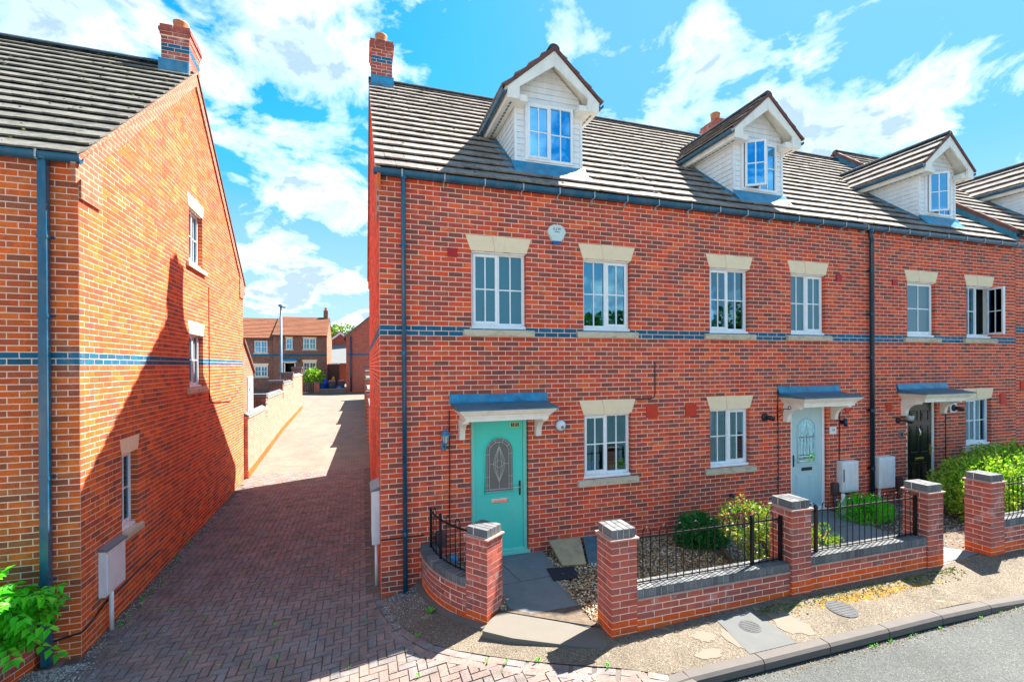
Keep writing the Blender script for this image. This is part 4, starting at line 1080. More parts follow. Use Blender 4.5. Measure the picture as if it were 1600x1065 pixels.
def terraced_house(x0, x1, label, dz=0.0, zoff=0.0, openings=(), band=(51, 52), gable=False, dorm=None, kbase=0, k_top=82, tilekeep=None, phase=0):
    H = thing('terraced_house', label, 'house', ((x0+x1)/2, 0, 0), 'houses of the brick terrace')
    fr = Fr((x0, 0, 0), (1, 0, 0), (0, -1, 0)); ops = [(a-x0, b-x0, c_, d_) for a, b, c_, d_ in openings]
    m = MB(); mortar_panel(m, fr, 0, x1-x0, -.3, zoff+k_top*CO+.05, ops)
    FSIDE = Fr((x0, 0, 0), (0, 1, 0), (-1, 0, 0)); topf = lambda u: 6.235+dz+SLOPE*min(u, DEPTH-u)
    if gable: mortar_panel(m, FSIDE, .012, DEPTH, -.3, 6.15+dz, (), gable=[[(.012, 6.15+dz), (DEPTH, 6.15+dz), (DEPTH/2, topf(DEPTH/2)-.02)]])
    W = m.build('wall', 'mortar', H)
    sets = [(fr, lay(0, x1-x0, kbase, k_top, zoff, ops, band=band, phase=phase, ledge=.003 if gable else 0.0))]
    if gable: sets.append((FSIDE, lay(.004, DEPTH, kbase, 140, zoff, (), top=topf, band=band, phase=phase+1)))
    put_bricks(sets, W, ('brick_red', 'brick_blue'))
    b = MB(); b.box(x0+.02, x1-.02, DEPTH-.02, DEPTH, -.3, 6.3+dz); b.build('back_wall', 'far_brick_red', H)
    # roof deck, tiles, ridge
    r = MB(); r.uprism(fr, [(.02, roof_z(-.02, dz)-.02), (-RY, roof_z(RY, dz)-.02), (-DEPTH-.1, roof_z(-.1, dz)-.0), (-DEPTH-.1, roof_z(-.1, dz)-.10), (-RY, roof_z(RY, dz)-.14), (.02, roof_z(-.02, dz)-.12)], -.03 if gable else .001, x1-x0)
    RF = r.build('roof', 'roof_tile', H)
    xs = x0-.06 if gable else x0; n0 = math.floor((x0+.06)/.30)
    keep = None
    if dorm is not None: keep = lambda q: not (abs(q.x-dorm) < .50 and .62 < q.y < 2.1)
    sh = ((x0+.06) % .30) if not gable else 0.0
    lay_tiles(RF, (xs, -.10, roof_z(-.10, dz)), (1, 0, 0), S_UP, x1-xs, (RY+.10)/math.cos(PIT)-.03, 'roof_tile', keep=keep, shift0=sh)
    ridge(RF, (xs, RY, roof_z(RY, dz)+.035), (x1-.004, RY, roof_z(RY, dz)+.035))
    f = MB(); f.fbox(fr, -.02 if gable else 0.001, x1-x0-.001, -.02, .028, zoff+k_top*CO-.012, roof_z(0, dz)-.06); f.build('fascia', 'pipe_dark', H)
    return H, fr, W, RF

# house with the teal door, at the end of the row
X1, X2, X3 = 4.935, 9.87, 14.80
CW = {'a': 1.815, 'b': 3.725, 'c': 6.285, 'd': 8.215, 'e': 11.49, 'f': 13.45}
def wop(c, z): return (c-HW, c+HW, z[0], z[1])
H1, fr1, W1, RF1 = terraced_house(0, X1, 'red brick end house with the bright teal front door', gable=True, dorm=2.865,
    openings=[wop(CW['a'], F1), wop(CW['b'], F1), wop(CW['b'], G1), (CW['a']-.47, CW['a']+.47, .36, 2.56)])
def win(H, c, lv, lights, gm, **kw):
    z = F1 if lv == 1 else G1
    return window(H, FA, c-HW+.004, c+HW-.004, z[0], z[1], lights, gm, lintel=LIN1 if lv == 1 else LIN0, sill=SIL1 if lv == 1 else SIL0, **kw)
win(H1, CW['a'], 1, ['S', 'F'], 'glass_frosted', room=False)
win(H1, CW['b'], 1, ['F', 'S'], 'glass', inside=None)
wg = win(H1, CW['b'], 0, ['S', 'F'], 'glass_clear')
front_door(H1, CW['a'], .42, 2.56, 'teal', 'teal door with an arched leaded light')
canopy(H1, CW['a'])
dormer(H1, 2.865)
g1 = gutter(H1, FA, -.08, X1, 6.205)
downpipe(H1, FA, .34, 6.15, .06, clips=(5.15, 3.57, .93))
verge_strip(H1, Fr((0, 0, 0), (0, 1, 0), (-1, 0, 0)), RY, 6.26, SLOPE, True)
chimney(H1, Fr((0, RY-.33, 0), (1, 0, 0), (0, -1, 0)), .0, .47, .66, 9.70, 10.90)
m = MB(); m.box(-.008, .50, RY-.36, RY+.36, 9.70, 10.06); m.build('flashing', 'lead', H1)
m = MB(); fs = Fr((0, 0, 0), (0, 1, 0), (-1, 0, 0)); m.fbox(fs, .006, .46, -.01, .028, 5.62, 6.22); m.build('kneeler', 'far_brick_side', H1)
# house with the pale blue door
H2, fr2, W2, RF2 = terraced_house(X1, X2, 'red brick middle house with the pale blue front door', dorm=7.445, phase=0,
    openings=[wop(CW['c'], F1), wop(CW['d'], F1), wop(CW['c'], G1), (CW['d']-.47, CW['d']+.47, .36, 2.56)])
win(H2, CW['c'], 1, ['S', 'F'], 'glass', inside='blind'); win(H2, CW['d'], 1, ['F', 'S'], 'glass_frosted', room=False); win(H2, CW['c'], 0, ['F', 'S'], 'glass', inside='blind')
front_door(H2, CW['d'], .46, 2.56, 'pale', 'pale blue door with an arched leaded light'); canopy(H2, CW['d']); dormer(H2, 7.445, sash_l=('L', math.radians(33)))
gutter(H2, FA, X1, X2, 6.205)
downpipe(H2, FA, 9.87, 6.14, .3, d=.07, mat='pipe_dark', r=.042, swan=True, clips=(5.3, 4.4, 3.5, 2.4, 1.2))
chimney(H2, Fr((0, RY-.33, 0), (1, 0, 0), (0, -1, 0)), X2-.16, X2+.31, .66, 9.68, 10.58)
# house with the black door
H3, fr3, W3, RF3 = terraced_house(X2, X3, 'red brick house with the black panelled front door', dorm=12.82, phase=1,
    openings=[wop(CW['e'], F1), wop(CW['f'], F1), wop(CW['f']-.04, G1), (CW['e']-.47, CW['e']+.47, .36, 2.56)])
win(H3, CW['e'], 1, ['S'], 'glass_frosted', room=False); win(H3, CW['f'], 1, ['F', ('R', math.radians(71))], 'glass_clear', inside=None)
win(H3, CW['f']-.04, 0, ['S', 'F'], 'glass', inside='curtain')
front_door(H3, CW['e'], .46, 2.56, 'black', 'glossy black door with six panels'); canopy(H3, CW['e']); dormer(H3, 12.82, sash_l=('L', math.radians(36)))
gutter(H3, FA, X2, X3+.10, 6.205)
# the next house, a step higher
DZ4 = .27
H4, fr4, W4, RF4 = terraced_house(X3, 21.0, 'red brick house a step higher at the right edge', dz=DZ4, zoff=.045, band=(54, 55), k_top=85, dorm=17.65, phase=0)
dormer(H4, 17.65, dz=DZ4); gutter(H4, FA, X3+.05, 21.0, 6.205+DZ4)
b = MB(); b.box(20.98, 21.0, 0, DEPTH, -.3, 6.5); b.poly([(21, 0, 6.4), (21, DEPTH, 6.4), (21, RY, 10.3)]); b.build('end_wall', 'far_brick_red', H4)
m = MB(); fv = Fr((X3, 0, 0), (0, 1, 0), (-1, 0, 0)); m.fprism(fv, [(-.02, roof_z(-.02)+.02), (RY, roof_z(RY)+.02), (RY, roof_z(RY, DZ4)+.03), (-.02, roof_z(-.02, DZ4)+.03)], -.1, .004); m.build('step_upstand', 'lead', H4)
m = MB(); m.fprism(fv, [(-.06, roof_z(-.06, DZ4)-.055), (RY, roof_z(RY, DZ4)-.055), (RY, roof_z(RY, DZ4)+.06), (-.06, roof_z(-.06, DZ4)+.06)], -.05, .05); m.build('verge', 'verge_red', H4)
m = MB(); m.fprism(fv, [(RY, roof_z(RY, DZ4)-.055), (2*RY, roof_z(0, DZ4)-.055), (2*RY, roof_z(0, DZ4)+.06), (RY, roof_z(RY, DZ4)+.06)], -.05, .05); m.build('verge', 'verge_red', H4)
# red ventilator covers are parts of their houses
def vent(H, x0, x1, z0, z1, mat):
    m = MB(); m.fbox(FA, x0, x1, -.01, .022, z0, z1); V = m.build('vent_cover', mat, H, bevel=.006)
    if x1-x0 > .19:
        for k in range(5):
            z = z0+(z1-z0)*(k+.9)/6; m = MB(); m.fbox(FA, x0+.02, x1-.02, .020, .028, z, z+.012); m.build('louvre', mat, V)
for H, q, mt in ((H1, (1.0, 1.15, 5.025, 5.165), 'red_plastic'), (H2, (8.95, 9.10, 5.04, 5.18), 'red_plastic'), (H3, (10.57, 10.73, 5.04, 5.17), 'red_plastic'), (H1, (4.48, 4.71, 2.45, 2.68), 'orange_vent'), (H2, (5.29, 5.52, 2.44, 2.67), 'orange_vent'), (H2, (9.19, 9.33, 2.39, 2.52), 'orange_vent'), (H3, (10.37, 10.54, 2.38, 2.53), 'orange_vent'), (H3, (14.18, 14.40, 2.40, 2.63), 'orange_vent'), (H4, (14.95, 15.17, 2.71, 2.93), 'orange_vent')):
    vent(H, *q, mt)
# ------------------------------------------------------------------ the house on the left
LO = Vector((LX, LY, 0))
FLF = Fr(LO, -LU, -LV); FLS = Fr(LO, LV, LU)          # its front, running left from the corner; its gable side, running back
LDEP, LRUN, LSL, LZ = 8.86, 4.43, .82, 5.93
HL = thing('gabled_house', 'orange brick house with a sunlit gable wall on the left', 'house', (LX-2, LY+4, 0))
LW = 5.0; zo = .0355
ops_s = [(1.05, 1.56, 1.03, 2.15), (3.97, 4.87, 2.95, 4.05), (3.97, 4.87, 5.50, 6.62)]
topl = lambda u: LZ-.10+LSL*min(u, LDEP-u)
m = MB(); mortar_panel(m, FLF, 0, LW, -.4, 5.80); mortar_panel(m, FLS, .012, LDEP, -.4, 5.75, ops_s, gable=[[(.012, 5.75), (3.9, 5.75), (3.9, topl(3.9)-.02)], [(4.95, 5.75), (LDEP, 5.75), (4.95, topl(4.95)-.02)], [(3.9, 6.7), (4.95, 6.7), (4.95, topl(4.95)-.02), (LDEP/2, topl(LDEP/2)-.02), (3.9, topl(3.9)-.02)]])
mortar_panel(m, FLS, 3.9, 4.95, 5.75, 6.7, ops_s[2:], reveals=False)
WL_ = m.build('wall', 'mortar', HL)
put_bricks([(FLF, lay(0, LW, -3, 77, zo, (), band=(45, 46), phase=1))], WL_, ('brick_warm', 'brick_blue'), limit=150)
put_bricks([(FLS, lay(.004, LDEP, -3, 130, zo, ops_s, top=topl, band=(45, 46), phase=0))], WL_, ('brick_warm', 'brick_blue'), limit=150)
b = MB(); b.fbox(FLS, LDEP-.02, LDEP, -5.0, -.02, -.4, 5.9); b.fbox(FLF, LW-.02, LW, -LDEP, -.01, -.4, 5.9); b.build('back_wall', 'far_brick_red', HL)
for (u0, u1, z0, z1), lights, gm, lin, sil in ((ops_s[0], ['S'], 'glass', (2.15, 2.355, .26, .31), (.925, 1.035, .36, .05)), (ops_s[1], ['S', 'F'], 'glass', (4.05, 4.30, .455, .545), (2.84, 2.955, .62, .05)), (ops_s[2], ['S', 'F'], 'glass', (6.62, 6.87, .455, .545), (5.385, 5.505, .62, .05))):
    window(HL, FLS, u0+.004, u1-.004, z0, z1, lights, 'glass', lintel=lin, sill=sil, inside='curtain' if len(lights) > 1 else None, recess=.085)
r = MB(); lz = lambda s: LZ+LSL*s
r.uprism(Fr(LO, LU, -LV), [(.02, lz(-.02)-.02), (-LRUN, lz(LRUN)-.02), (-LDEP-.1, lz(-.1)), (-LDEP-.1, lz(-.1)-.10), (-LRUN, lz(LRUN)-.14), (.02, lz(-.02)-.12)], -LW, .02)
RFL = r.build('roof', 'roof_tile_grey', HL)
pl = math.atan(LSL); SL = LV*math.cos(pl)+Vector((0, 0, math.sin(pl)))
lay_tiles(RFL, LO-LU*LW-LV*.10+Vector((0, 0, lz(-.10))), LU, SL, LW+.05, (LRUN+.10)/math.cos(pl)-.03, 'roof_tile_grey')
ridge(RFL, LO-LU*LW+LV*LRUN+Vector((0, 0, lz(LRUN)+.035)), LO-LU*.05+LV*LRUN+Vector((0, 0, lz(LRUN)+.035)))
verge_strip(HL, FLS, LRUN, LZ-.045, LSL, True, mats=('far_brick_side', 'far_brick_side'))
m = MB(); m.fbox(FLS, .004, .48, -.01, .028, 5.40, 5.93); m.build('kneeler', 'far_brick_side', HL)
m = MB(); m.fbox(FLS, LDEP-.48, LDEP-.004, -.01, .028, 5.40, 5.93); m.build('kneeler', 'far_brick_side', HL)
chimney(HL, Fr(LO+LV*(LRUN-.36), LU, -LV), -.48, .0, .70, 9.1, 10.20, mats=('brick_garden', 'brick_blue'))
m = MB(); m.fbox(Fr(LO+LV*(LRUN-.40), LU, -LV), -.52, -.012, -.78, .0, 9.1, 9.52); m.build('flashing', 'lead', HL)
gutter(HL, FLF, -.07, LW, 5.86, mat='gutter')
downpipe(HL, FLF, .295, 5.84, -.07, r=.042, d=.07, clips=(4.9, 3.98, 2.1, .9), square=True)
f = MB(); f.fbox(FLF, .0, LW, -.02, .028, 5.80, lz(0)-.05); f.build('fascia', 'pipe_dark', HL)
# low lean-to at its back
m = MB(); prof = [(LDEP, -.3), (10.35, -.3), (10.35, 3.22), (LDEP, 4.12)]
m.fprism(FLS, prof, -2.5, -.002); LT = m.build('lean_to', 'far_brick_side', HL)
m = MB(); m.fprism(FLS, [(LDEP, 4.12), (10.45, 3.16), (10.45, 3.26), (LDEP, 4.24)], -2.6, .05); m.build('lean_to_roof', 'verge_red', LT)
m = MB(); m.fbox(FLS, 9.40, 10.10, -.01, .03, 1.0, 3.06); m.build('side_door', 'upvc', LT, bevel=.006)
m = MB(); m.fbox(FLS, 9.50, 9.54, .03, .05, 1.9, 2.0); m.fbox(FLS, 9.50, 9.54, .03, .05, 2.6, 2.7); m.build('hinge', 'black_plastic', LT)
# meter box, its pipe and the cable round the corner
MBX = thing('meter_box', 'white meter box on the gable wall of the left house', 'meter box', FLS.P(.68, .1, .4))
m = MB(); m.fprism(FLS, [(.40, .43), (.95, .43), (.95, 1.02), (.40, 1.02)], .0, .075); m.build('box', 'white_plastic', MBX, bevel=.012)
m = MB(); m.fprism(FLS, [(.43, .46), (.92, .46), (.92, .97), (.43, .97)], .075, .086); m.build('lid', 'white_plastic', MBX, bevel=.006)
m = MB(); m.hexa([FLS.P(.39, 0, 1.02), FLS.P(.96, 0, 1.02), FLS.P(.96, .10, 1.01), FLS.P(.39, .10, 1.01), FLS.P(.39, 0, 1.06), FLS.P(.96, 0, 1.06), FLS.P(.96, .10, 1.03), FLS.P(.39, .10, 1.03)]); m.build('hood', 'grey_plastic', MBX)
m = MB(); m.tube([FLS.P(.56, .07, -.1), FLS.P(.56, .07, .43)], .026, 12); m.build('conduit', 'white_plastic', MBX, smooth=True)
cable('cable', [FLF.P(.25, .02, .17), FLF.P(.1, .018, .20), FLF.P(0, .02, .22), FLS.P(.04, .02, .23), FLS.P(.25, .02, .26), FLS.P(.56, .03, .33), FLS.P(.9, .02, .30), FLS.P(1.6, .02, .34), FLS.P(2.4, .02, .30)], .011, 'black cable sagging round the foot of the left house')
cable('cable', [FLS.P(5.3, .008, 5.2), FLS.P(5.3, .008, 2.6), FLS.P(5.5, .008, 2.55), FLS.P(7.2, .008, 2.45), FLS.P(8.4, .008, 2.75)], .010, 'thin dark cable running down the sunlit gable wall')
FGW = Fr(FLS.P(0, .09, 0), LV, LU)
# stepped garden wall of that house along the lane
GW = thing('garden_wall', 'tall pinkish brick wall stepping up along the lane', 'wall', FGW.P(15, 0, 0))
for (a, b, zt) in ((LDEP+.02, 12.3, 1.83), (12.3, 16.7, 2.20), (16.7, 20.5, 2.52), (20.5, 25.3, 2.80)):
    m = MB(); n = 6; z0s = [ground_z(0, LY+a+(b-a)*i/n)-.1 for i in range(n+1)]
    for i in range(n):
        u0, u1 = a+(b-a)*i/n, a+(b-a)*(i+1)/n
        m.hexa([FGW.P(u0, .02, z0s[i]), FGW.P(u1, .02, z0s[i+1]), FGW.P(u1, -.21, z0s[i+1]), FGW.P(u0, -.21, z0s[i]), FGW.P(u0, .02, zt), FGW.P(u1, .02, zt), FGW.P(u1, -.21, zt), FGW.P(u0, -.21, zt)])
    m.build('panel', 'far_brick_pink', GW)
    m = MB(); m.uprism(FGW, [(.05, zt), (.05, zt+.02), (-.24, zt+.02), (-.24, zt)], a+.01, b-.01); m.build('creasing', 'stone_lintel', GW)
    m = MB(); m.uprism(FGW, [(.045, zt+.02), (.045, zt+.06), (-.10, zt+.15), (-.24, zt+.06), (-.24, zt+.02)], a+.01, b-.34 if b < 25 else b); m.build('coping', 'brick_coping', GW)
    pz = zt+.42; m = MB(); m.fbox(FGW, b-.33, b, -.55, .024, zt-.3, pz); m.build('pier', 'far_brick_brown', GW)
    m = MB(); m.fbox(FGW, b-.37, b+.03, -.58, .05, pz+.03, pz+.12); m.fbox(FGW, b-.38, b+.04, -.59, .06, pz, pz+.03); m.build('cap', 'brick_coping', GW)
PL = thing('plinth', 'orange brick footing at the foot of the stepped wall', 'wall footing', FLS.P(15, 0, 0))
m = MB(); n = 16
for i in range(n):
    u0, u1 = LDEP+(25.2-LDEP)*i/n, LDEP+(25.2-LDEP)*(i+1)/n; za, zb = [ground_z(0, LY+u) for u in (u0, u1)]
    m.hexa([FGW.P(u0, .032, za-.1), FGW.P(u1, .032, zb-.1), FGW.P(u1, 0, zb-.1), FGW.P(u0, 0, za-.1), FGW.P(u0, .032, za+.22), FGW.P(u1, .032, zb+.22), FGW.P(u1, 0, zb+.22), FGW.P(u0, 0, za+.22)])
m.build('course', 'brick_orange', PL)
GT = thing('garden_gate', 'dark blue timber gate with a diagonal brace behind the stepped wall', 'gate', FLS.P(14.0, -1.6, .9))
FG_ = Fr(FLS.P(14.2, -.9, 0), -LU, -LV)
for k in range(8):
    m = MB(); m.fbox(FG_, k*.125, k*.125+.12, -.02, 0, .9, 2.55); m.build('plank', 'gate_blue', GT)
for z in (1.05, 2.36):
    m = MB(); m.fbox(FG_, 0, 1.0, .001, .03, z, z+.13); m.build('rail', 'gate_blue', GT)
m = MB(); m.hexa([FG_.P(.02, .001, 2.3), FG_.P(.12, .001, 2.36), FG_.P(.12, .03, 2.36), FG_.P(.02, .03, 2.3), FG_.P(.88, .001, 1.12), FG_.P(.98, .001, 1.18), FG_.P(.98, .03, 1.18), FG_.P(.88, .03, 1.12)]); m.build('brace', 'gate_blue', GT)

# wall with piers on the other side of the lane, behind the terrace
RW = thing('garden_wall', 'red brick wall with piers behind the end house', 'wall', (.1, 16, 0))
for a, b, zt in ((DEPTH+.02, 13.2, 1.95), (13.2, 18.4, 2.3), (18.4, 24.0, 2.65), (24.0, 30, 2.95)):
    m = MB(); m.box(.02, .23, a, b, -.2, zt); m.build('panel', 'far_brick_side', RW); m = MB(); m.box(-.01, .26, a, b-.4, zt, zt+.1); m.build('coping', 'brick_coping', RW)
    m = MB(); m.box(-.05, .33, b-.38, b, -.2, zt+.30); m.build('pier', 'far_brick_side', RW); m = MB(); m.box(-.08, .36, b-.41, b+.03, zt+.30, zt+.40); m.build('cap', 'brick_coping', RW)
# things on the end wall of the terrace facing the drive
FS1 = Fr((0, 0, 0), (0, 1, 0), (-1, 0, 0))
MB2 = thing('meter_box', 'tall white meter box round the corner of the teal-door house', 'meter box', (-.08, .7, .4))
m = MB(); m.fbox(FS1, .28, .86, 0, .12, .68, 1.50); m.build('box', 'white_plastic', MB2, bevel=.01)
m = MB(); m.hexa([FS1.P(.27, 0, 1.50), FS1.P(.87, 0, 1.50), FS1.P(.87, .14, 1.48), FS1.P(.27, .14, 1.48), FS1.P(.27, 0, 1.56), FS1.P(.87, 0, 1.56), FS1.P(.87, .14, 1.50), FS1.P(.27, .14, 1.50)]); m.build('hood', 'grey_plastic', MB2)
m = MB(); m.tube([FS1.P(.5, .05, -.05), FS1.P(.5, .05, .68)], .025, 12); m.build('conduit', 'white_plastic', MB2, smooth=True)
# ------------------------------------------------------------------ front gardens: walls, piers, railings
def pier(parent, o, U, V, z0, zt, orange=2):
    """pinwheel-bonded pier 1.5 bricks square with a brick-on-edge cap; o = outer front corner"""
    o = Vector(o); U = Vector(U).normalized(); V = Vector(V).normalized(); fr = Fr(o, U, -V); S = .3275
    m = MB(); m.fbox(fr, .003, S-.003, -S+.003, -.003, z0-.2, zt); P = m.build('pier', 'mortar', parent)
    k = int(round((zt-z0)/CO)); zs = zt-k*CO
    for r in range(-2, k):
        za, zb = zs+r*CO+.005, zs+(r+1)*CO-.005; mat = 'brick_orange' if r < orange else 'brick_garden'; L, B = .215, .1025; S_ = S
        q = [(0, L, 0, B), (S_-B, S_, 0, L), (S_-L, S_, S_-B, S_), (0, B, S_-L, S_)] if r % 2 else [(S_-L, S_, 0, B), (0, B, 0, L), (0, L, S_-B, S_), (S_-B, S_, S_-L, S_)]
        for a, b, c, d in q:
            e = random.uniform(-.0012, .0012)
            obj('brick', unit_brick(mat), P, M=frame_matrix(fr, a+(e if a == 0 else 0), b-(e if b == S_ else 0), -c+e, za, zb, d-c))
    m = MB(); m.fbox(fr, -.022, S+.022, -S-.022, .022, zt, zt+.022); m.build('creasing', 'creasing', P, bevel=.004)
    e = .008; w_ = (S-2*e)/4
    for i in range(4):
        for (a, b) in ((e, .215), (.2225, S-e)) if i % 2 == 0 else ((e, .105), (.1125, S-e)):
            m = MB(); m.fbox(fr, e+i*w_+.004, e+(i+1)*w_-.004, -b, -a, zt+.026, zt+.126); m.build('coping_brick', 'brick_coping', P, bevel=.005)
    m = MB(); m.fbox(fr, e+.006, S-e-.006, -S+e+.006, -e-.006, zt+.022, zt+.112); m.build('coping_bed', 'mortar', P)
    return P
def low_wall(parent, x0, x1, y, z0, zt, orange=2):
    fr = Fr((x0, y, 0), (1, 0, 0), (0, -1, 0)); m = MB(); L = x1-x0
    m.fbox(fr, 0, L, -.21, -.003, z0-.3, zt); W = m.build('wall', 'mortar', parent)
    k = int(round((zt-z0)/CO)); zs = zt-k*CO
    for r in range(-3, k):
        mat = 'brick_orange' if r < orange else 'brick_garden'
        for a, b, c, d, _ in lay(0, L, 0, 1, zs+r*CO, phase=r, ledge=.001): obj('brick', unit_brick(mat), W, M=frame_matrix(fr, a, b, random.uniform(-.0015, .0015), c, d, .1))
    m = MB(); m.fbox(fr, .001, L-.001, -.23, .02, zt, zt+.022); m.build('creasing', 'creasing', W, bevel=.004)
    n = int(L/.0775); p = L/n
    me = MB(); me.box(0, p-.009, 0, .225, 0, .1); me = me.mesh('coping_brick', 'brick_coping')
    for i in range(n): o = obj('coping_brick', me, W, (x0+i*p+.004, y-.006+random.uniform(-.0015, .0015), zt+.024+random.uniform(-.001, .001)))
    m = MB(); m.fbox(fr, .002, L-.002, -.215, 0, zt+.022, zt+.110); m.build('coping_bed', 'mortar', W)
    return W
CY = -2.43; PS = .3275
G1W = thing('garden_wall', 'low brick wall with two piers in front of the teal-door house', 'wall', (3.7, CY, .3))
pier(G1W, (2.39, CY+.03, 0), (1, 0, 0), (0, 1, 0), .33, 1.40); low_wall(G1W, 2.39+PS+.002, 4.965, CY+.03, .33, .70)
pier(G1W, (4.967, CY, 0), (1, 0, 0), (0, 1, 0), .42, 1.49)
G2W = thing('garden_wall', 'low brick wall and end pier in front of the pale-blue-door house', 'wall', (6.4, CY, .4))
low_wall(G2W, 4.967+PS+.002, 7.515, CY+.02, .42, .735); pier(G2W, (7.517, CY, 0), (1, 0, 0), (0, 1, 0), .42, 1.485)
G3W = thing('garden_wall', 'brick pier and low wall at the right edge by the lime shrub', 'wall', (9.6, CY, .4))
pier(G3W, (8.93, CY, 0), (1, 0, 0), (0, 1, 0), .42, 1.52); low_wall(G3W, 8.93+PS+.002, 13.5, CY+.02, .42, .80)
# curved wall sweeping round from the corner of the house to its own pier
def arc_points(p0, p1, a0, a1, n):
    """points of an arc leaving p0 at heading a0 and reaching p1 at heading a1"""
    p0, p1 = Vector((*p0, 0)), Vector((*p1, 0)); out = []
    for i in range(n+1):
        t = i/n; L = (p1-p0).length; d0 = Vector((math.cos(a0), math.sin(a0), 0))*L; d1 = Vector((math.cos(a1), math.sin(a1), 0))*L
        h = [2*t**3-3*t**2+1, t**3-2*t**2+t, -2*t**3+3*t**2, t**3-t**2]
        out.append(p0*h[0]+d0*h[1]+p1*h[2]+d1*h[3])
    return out
def resample(P, step, off=0.0):
    L = [0]
    for a, b in zip(P, P[1:]): L.append(L[-1]+(b-a).length)
    def at(s):
        s = max(0, min(L[-1], s))
        for i in range(len(P)-1):
            if s <= L[i+1]+1e-9: t = (s-L[i])/(L[i+1]-L[i]); return P[i]*(1-t)+P[i+1]*t
        return P[-1]
    return at, L[-1]
def curved_wall(parent, P, ztop, courses, right=True, orange=3, cop=.10):
    """P is the outer face line; the wall thickness goes to the inside"""
    at, L = resample(P, .1); sgn = 1 if right else -1
    def nrm(s): t = (at(s+.02)-at(s-.02)).normalized(); return Vector((t.y, -t.x, 0))*sgn, t      # outward
    m = MB(); n = 24; pts = [at(L*i/n) for i in range(n+1)]
    for i in range(n):
        a, b = L*i/n, L*(i+1)/n; na, nb = nrm(a)[0], nrm(b)[0]; pa, pb = at(a), at(b); z0, z1 = ztop-courses*CO, ztop
        m.hexa([pa-na*.003+Vector((0, 0, z0)), pb-nb*.003+Vector((0, 0, z0)), pb-nb*.205+Vector((0, 0, z0)), pa-na*.205+Vector((0, 0, z0)), pa-na*.003+Vector((0, 0, z1)), pb-nb*.003+Vector((0, 0, z1)), pb-nb*.205+Vector((0, 0, z1)), pa-na*.205+Vector((0, 0, z1))])
    W = m.build('wall', 'mortar', parent)
    for r in range(courses):
        s = -(BR/2 if r % 2 else 0)
        while s < L-.02:
            a, b = max(0, s), min(L, s+BR-J); s += BR
            if b-a < .03: continue
            pa, pb = at(a), at(b); t = (pb-pa).normalized(); N = Vector((t.y, -t.x, 0))*sgn; fr = Fr(pa, t, N)
            mat = 'brick_orange' if r < orange else 'brick_garden'; z = ztop-(courses-r)*CO
            obj('brick', unit_brick(mat), W, M=frame_matrix(fr, 0, (pb-pa).length, .001+random.uniform(-.0015, .0015), z+.005, z+CO-.005, .1))
    m = MB(); m.sweep([p+Vector((0, 0, ztop)) for p in [at(L*i/24) for i in range(25)]], [(.018*sgn, 0), (.018*sgn, .02), (-.22*sgn, .02), (-.22*sgn, 0)]); m.build('creasing', 'creasing', W)
    n = int(L/.076)
    for i in range(n):
        a, b = L*i/n, L*(i+1)/n; na, ta = nrm((a+b)/2); pa, pb = at(a), at(b); g = .0045
        ia, ib = pa-nrm(a)[0]*.22, pb-nrm(b)[0]*.22; A0, B0 = pa+na*.008+ta*g, pb+na*.008-ta*g; A1, B1 = ia+ta*g, ib-ta*g; Z0, Z1 = Vector((0, 0, ztop+.022)), Vector((0, 0, ztop+.022+cop))
        m = MB(); m.hexa([A0+Z0, B0+Z0, B1+Z0, A1+Z0, A0+Z1, B0+Z1, B1+Z1, A1+Z1]); m.build('coping_brick', 'brick_coping', W, bevel=.004)
    m = MB(); m.sweep([p+Vector((0, 0, ztop+.02)) for p in [at(L*i/24) for i in range(25)]], [(.0, 0), (.0, .09), (-.21*sgn, .09), (-.21*sgn, 0)]); m.build('coping_bed', 'mortar', W)
    return at, L, nrm
CWL = thing('garden_wall', 'curved brick wall sweeping out to a rotated pier beside the teal door', 'wall', (.8, -.8, .2))
ang1 = math.radians(-51)
PU, PV = Vector((math.cos(math.radians(38.5)), math.sin(math.radians(38.5)), 0)), Vector((-math.sin(math.radians(38.5)), math.cos(math.radians(38.5)), 0))
PC = Vector((1.175, -1.575, 0))
pier(CWL, PC, PU, PV, .23, 1.255, orange=2)
cp_end = PC+PV*PS
arcP = arc_points((.575, -.004), (cp_end.x, cp_end.y), math.radians(-94), math.atan2(-PV.y, -PV.x), 24)
at1, L1_, nrm1 = curved_wall(CWL, arcP, .605, 8, right=True, orange=4)
# foot of the left house's garden wall, mirrored
CWR = thing('garden_wall', 'low curved brick wall under the leafy shrub at the left edge', 'wall', (-3.9, -.8, 0))
arcL = arc_points((-3.85, LY-.004), (-4.55, -1.75), math.radians(-97), math.radians(-130), 24)
at2, L2_, nrm2 = curved_wall(CWR, arcL, .335, 8, right=False, orange=4)
# concrete strip at the foot of the curved wall
m = MB(); ft = [at1(L1_*i/20) for i in range(21)]; ft = [Vector((p.x, p.y, ground_z(p.x, p.y)+.018)) for p in ft]+[Vector((PC.x-.02, PC.y-.02, ground_z(PC.x, PC.y)+.018))]
m.sweep(ft, [(.075, -.1), (.07, .006), (-.05, .006), (-.05, -.1)]); tag(m.build('footing_strip', 'concrete'), 'narrow concrete strip round the foot of the curved wall', 'footing')

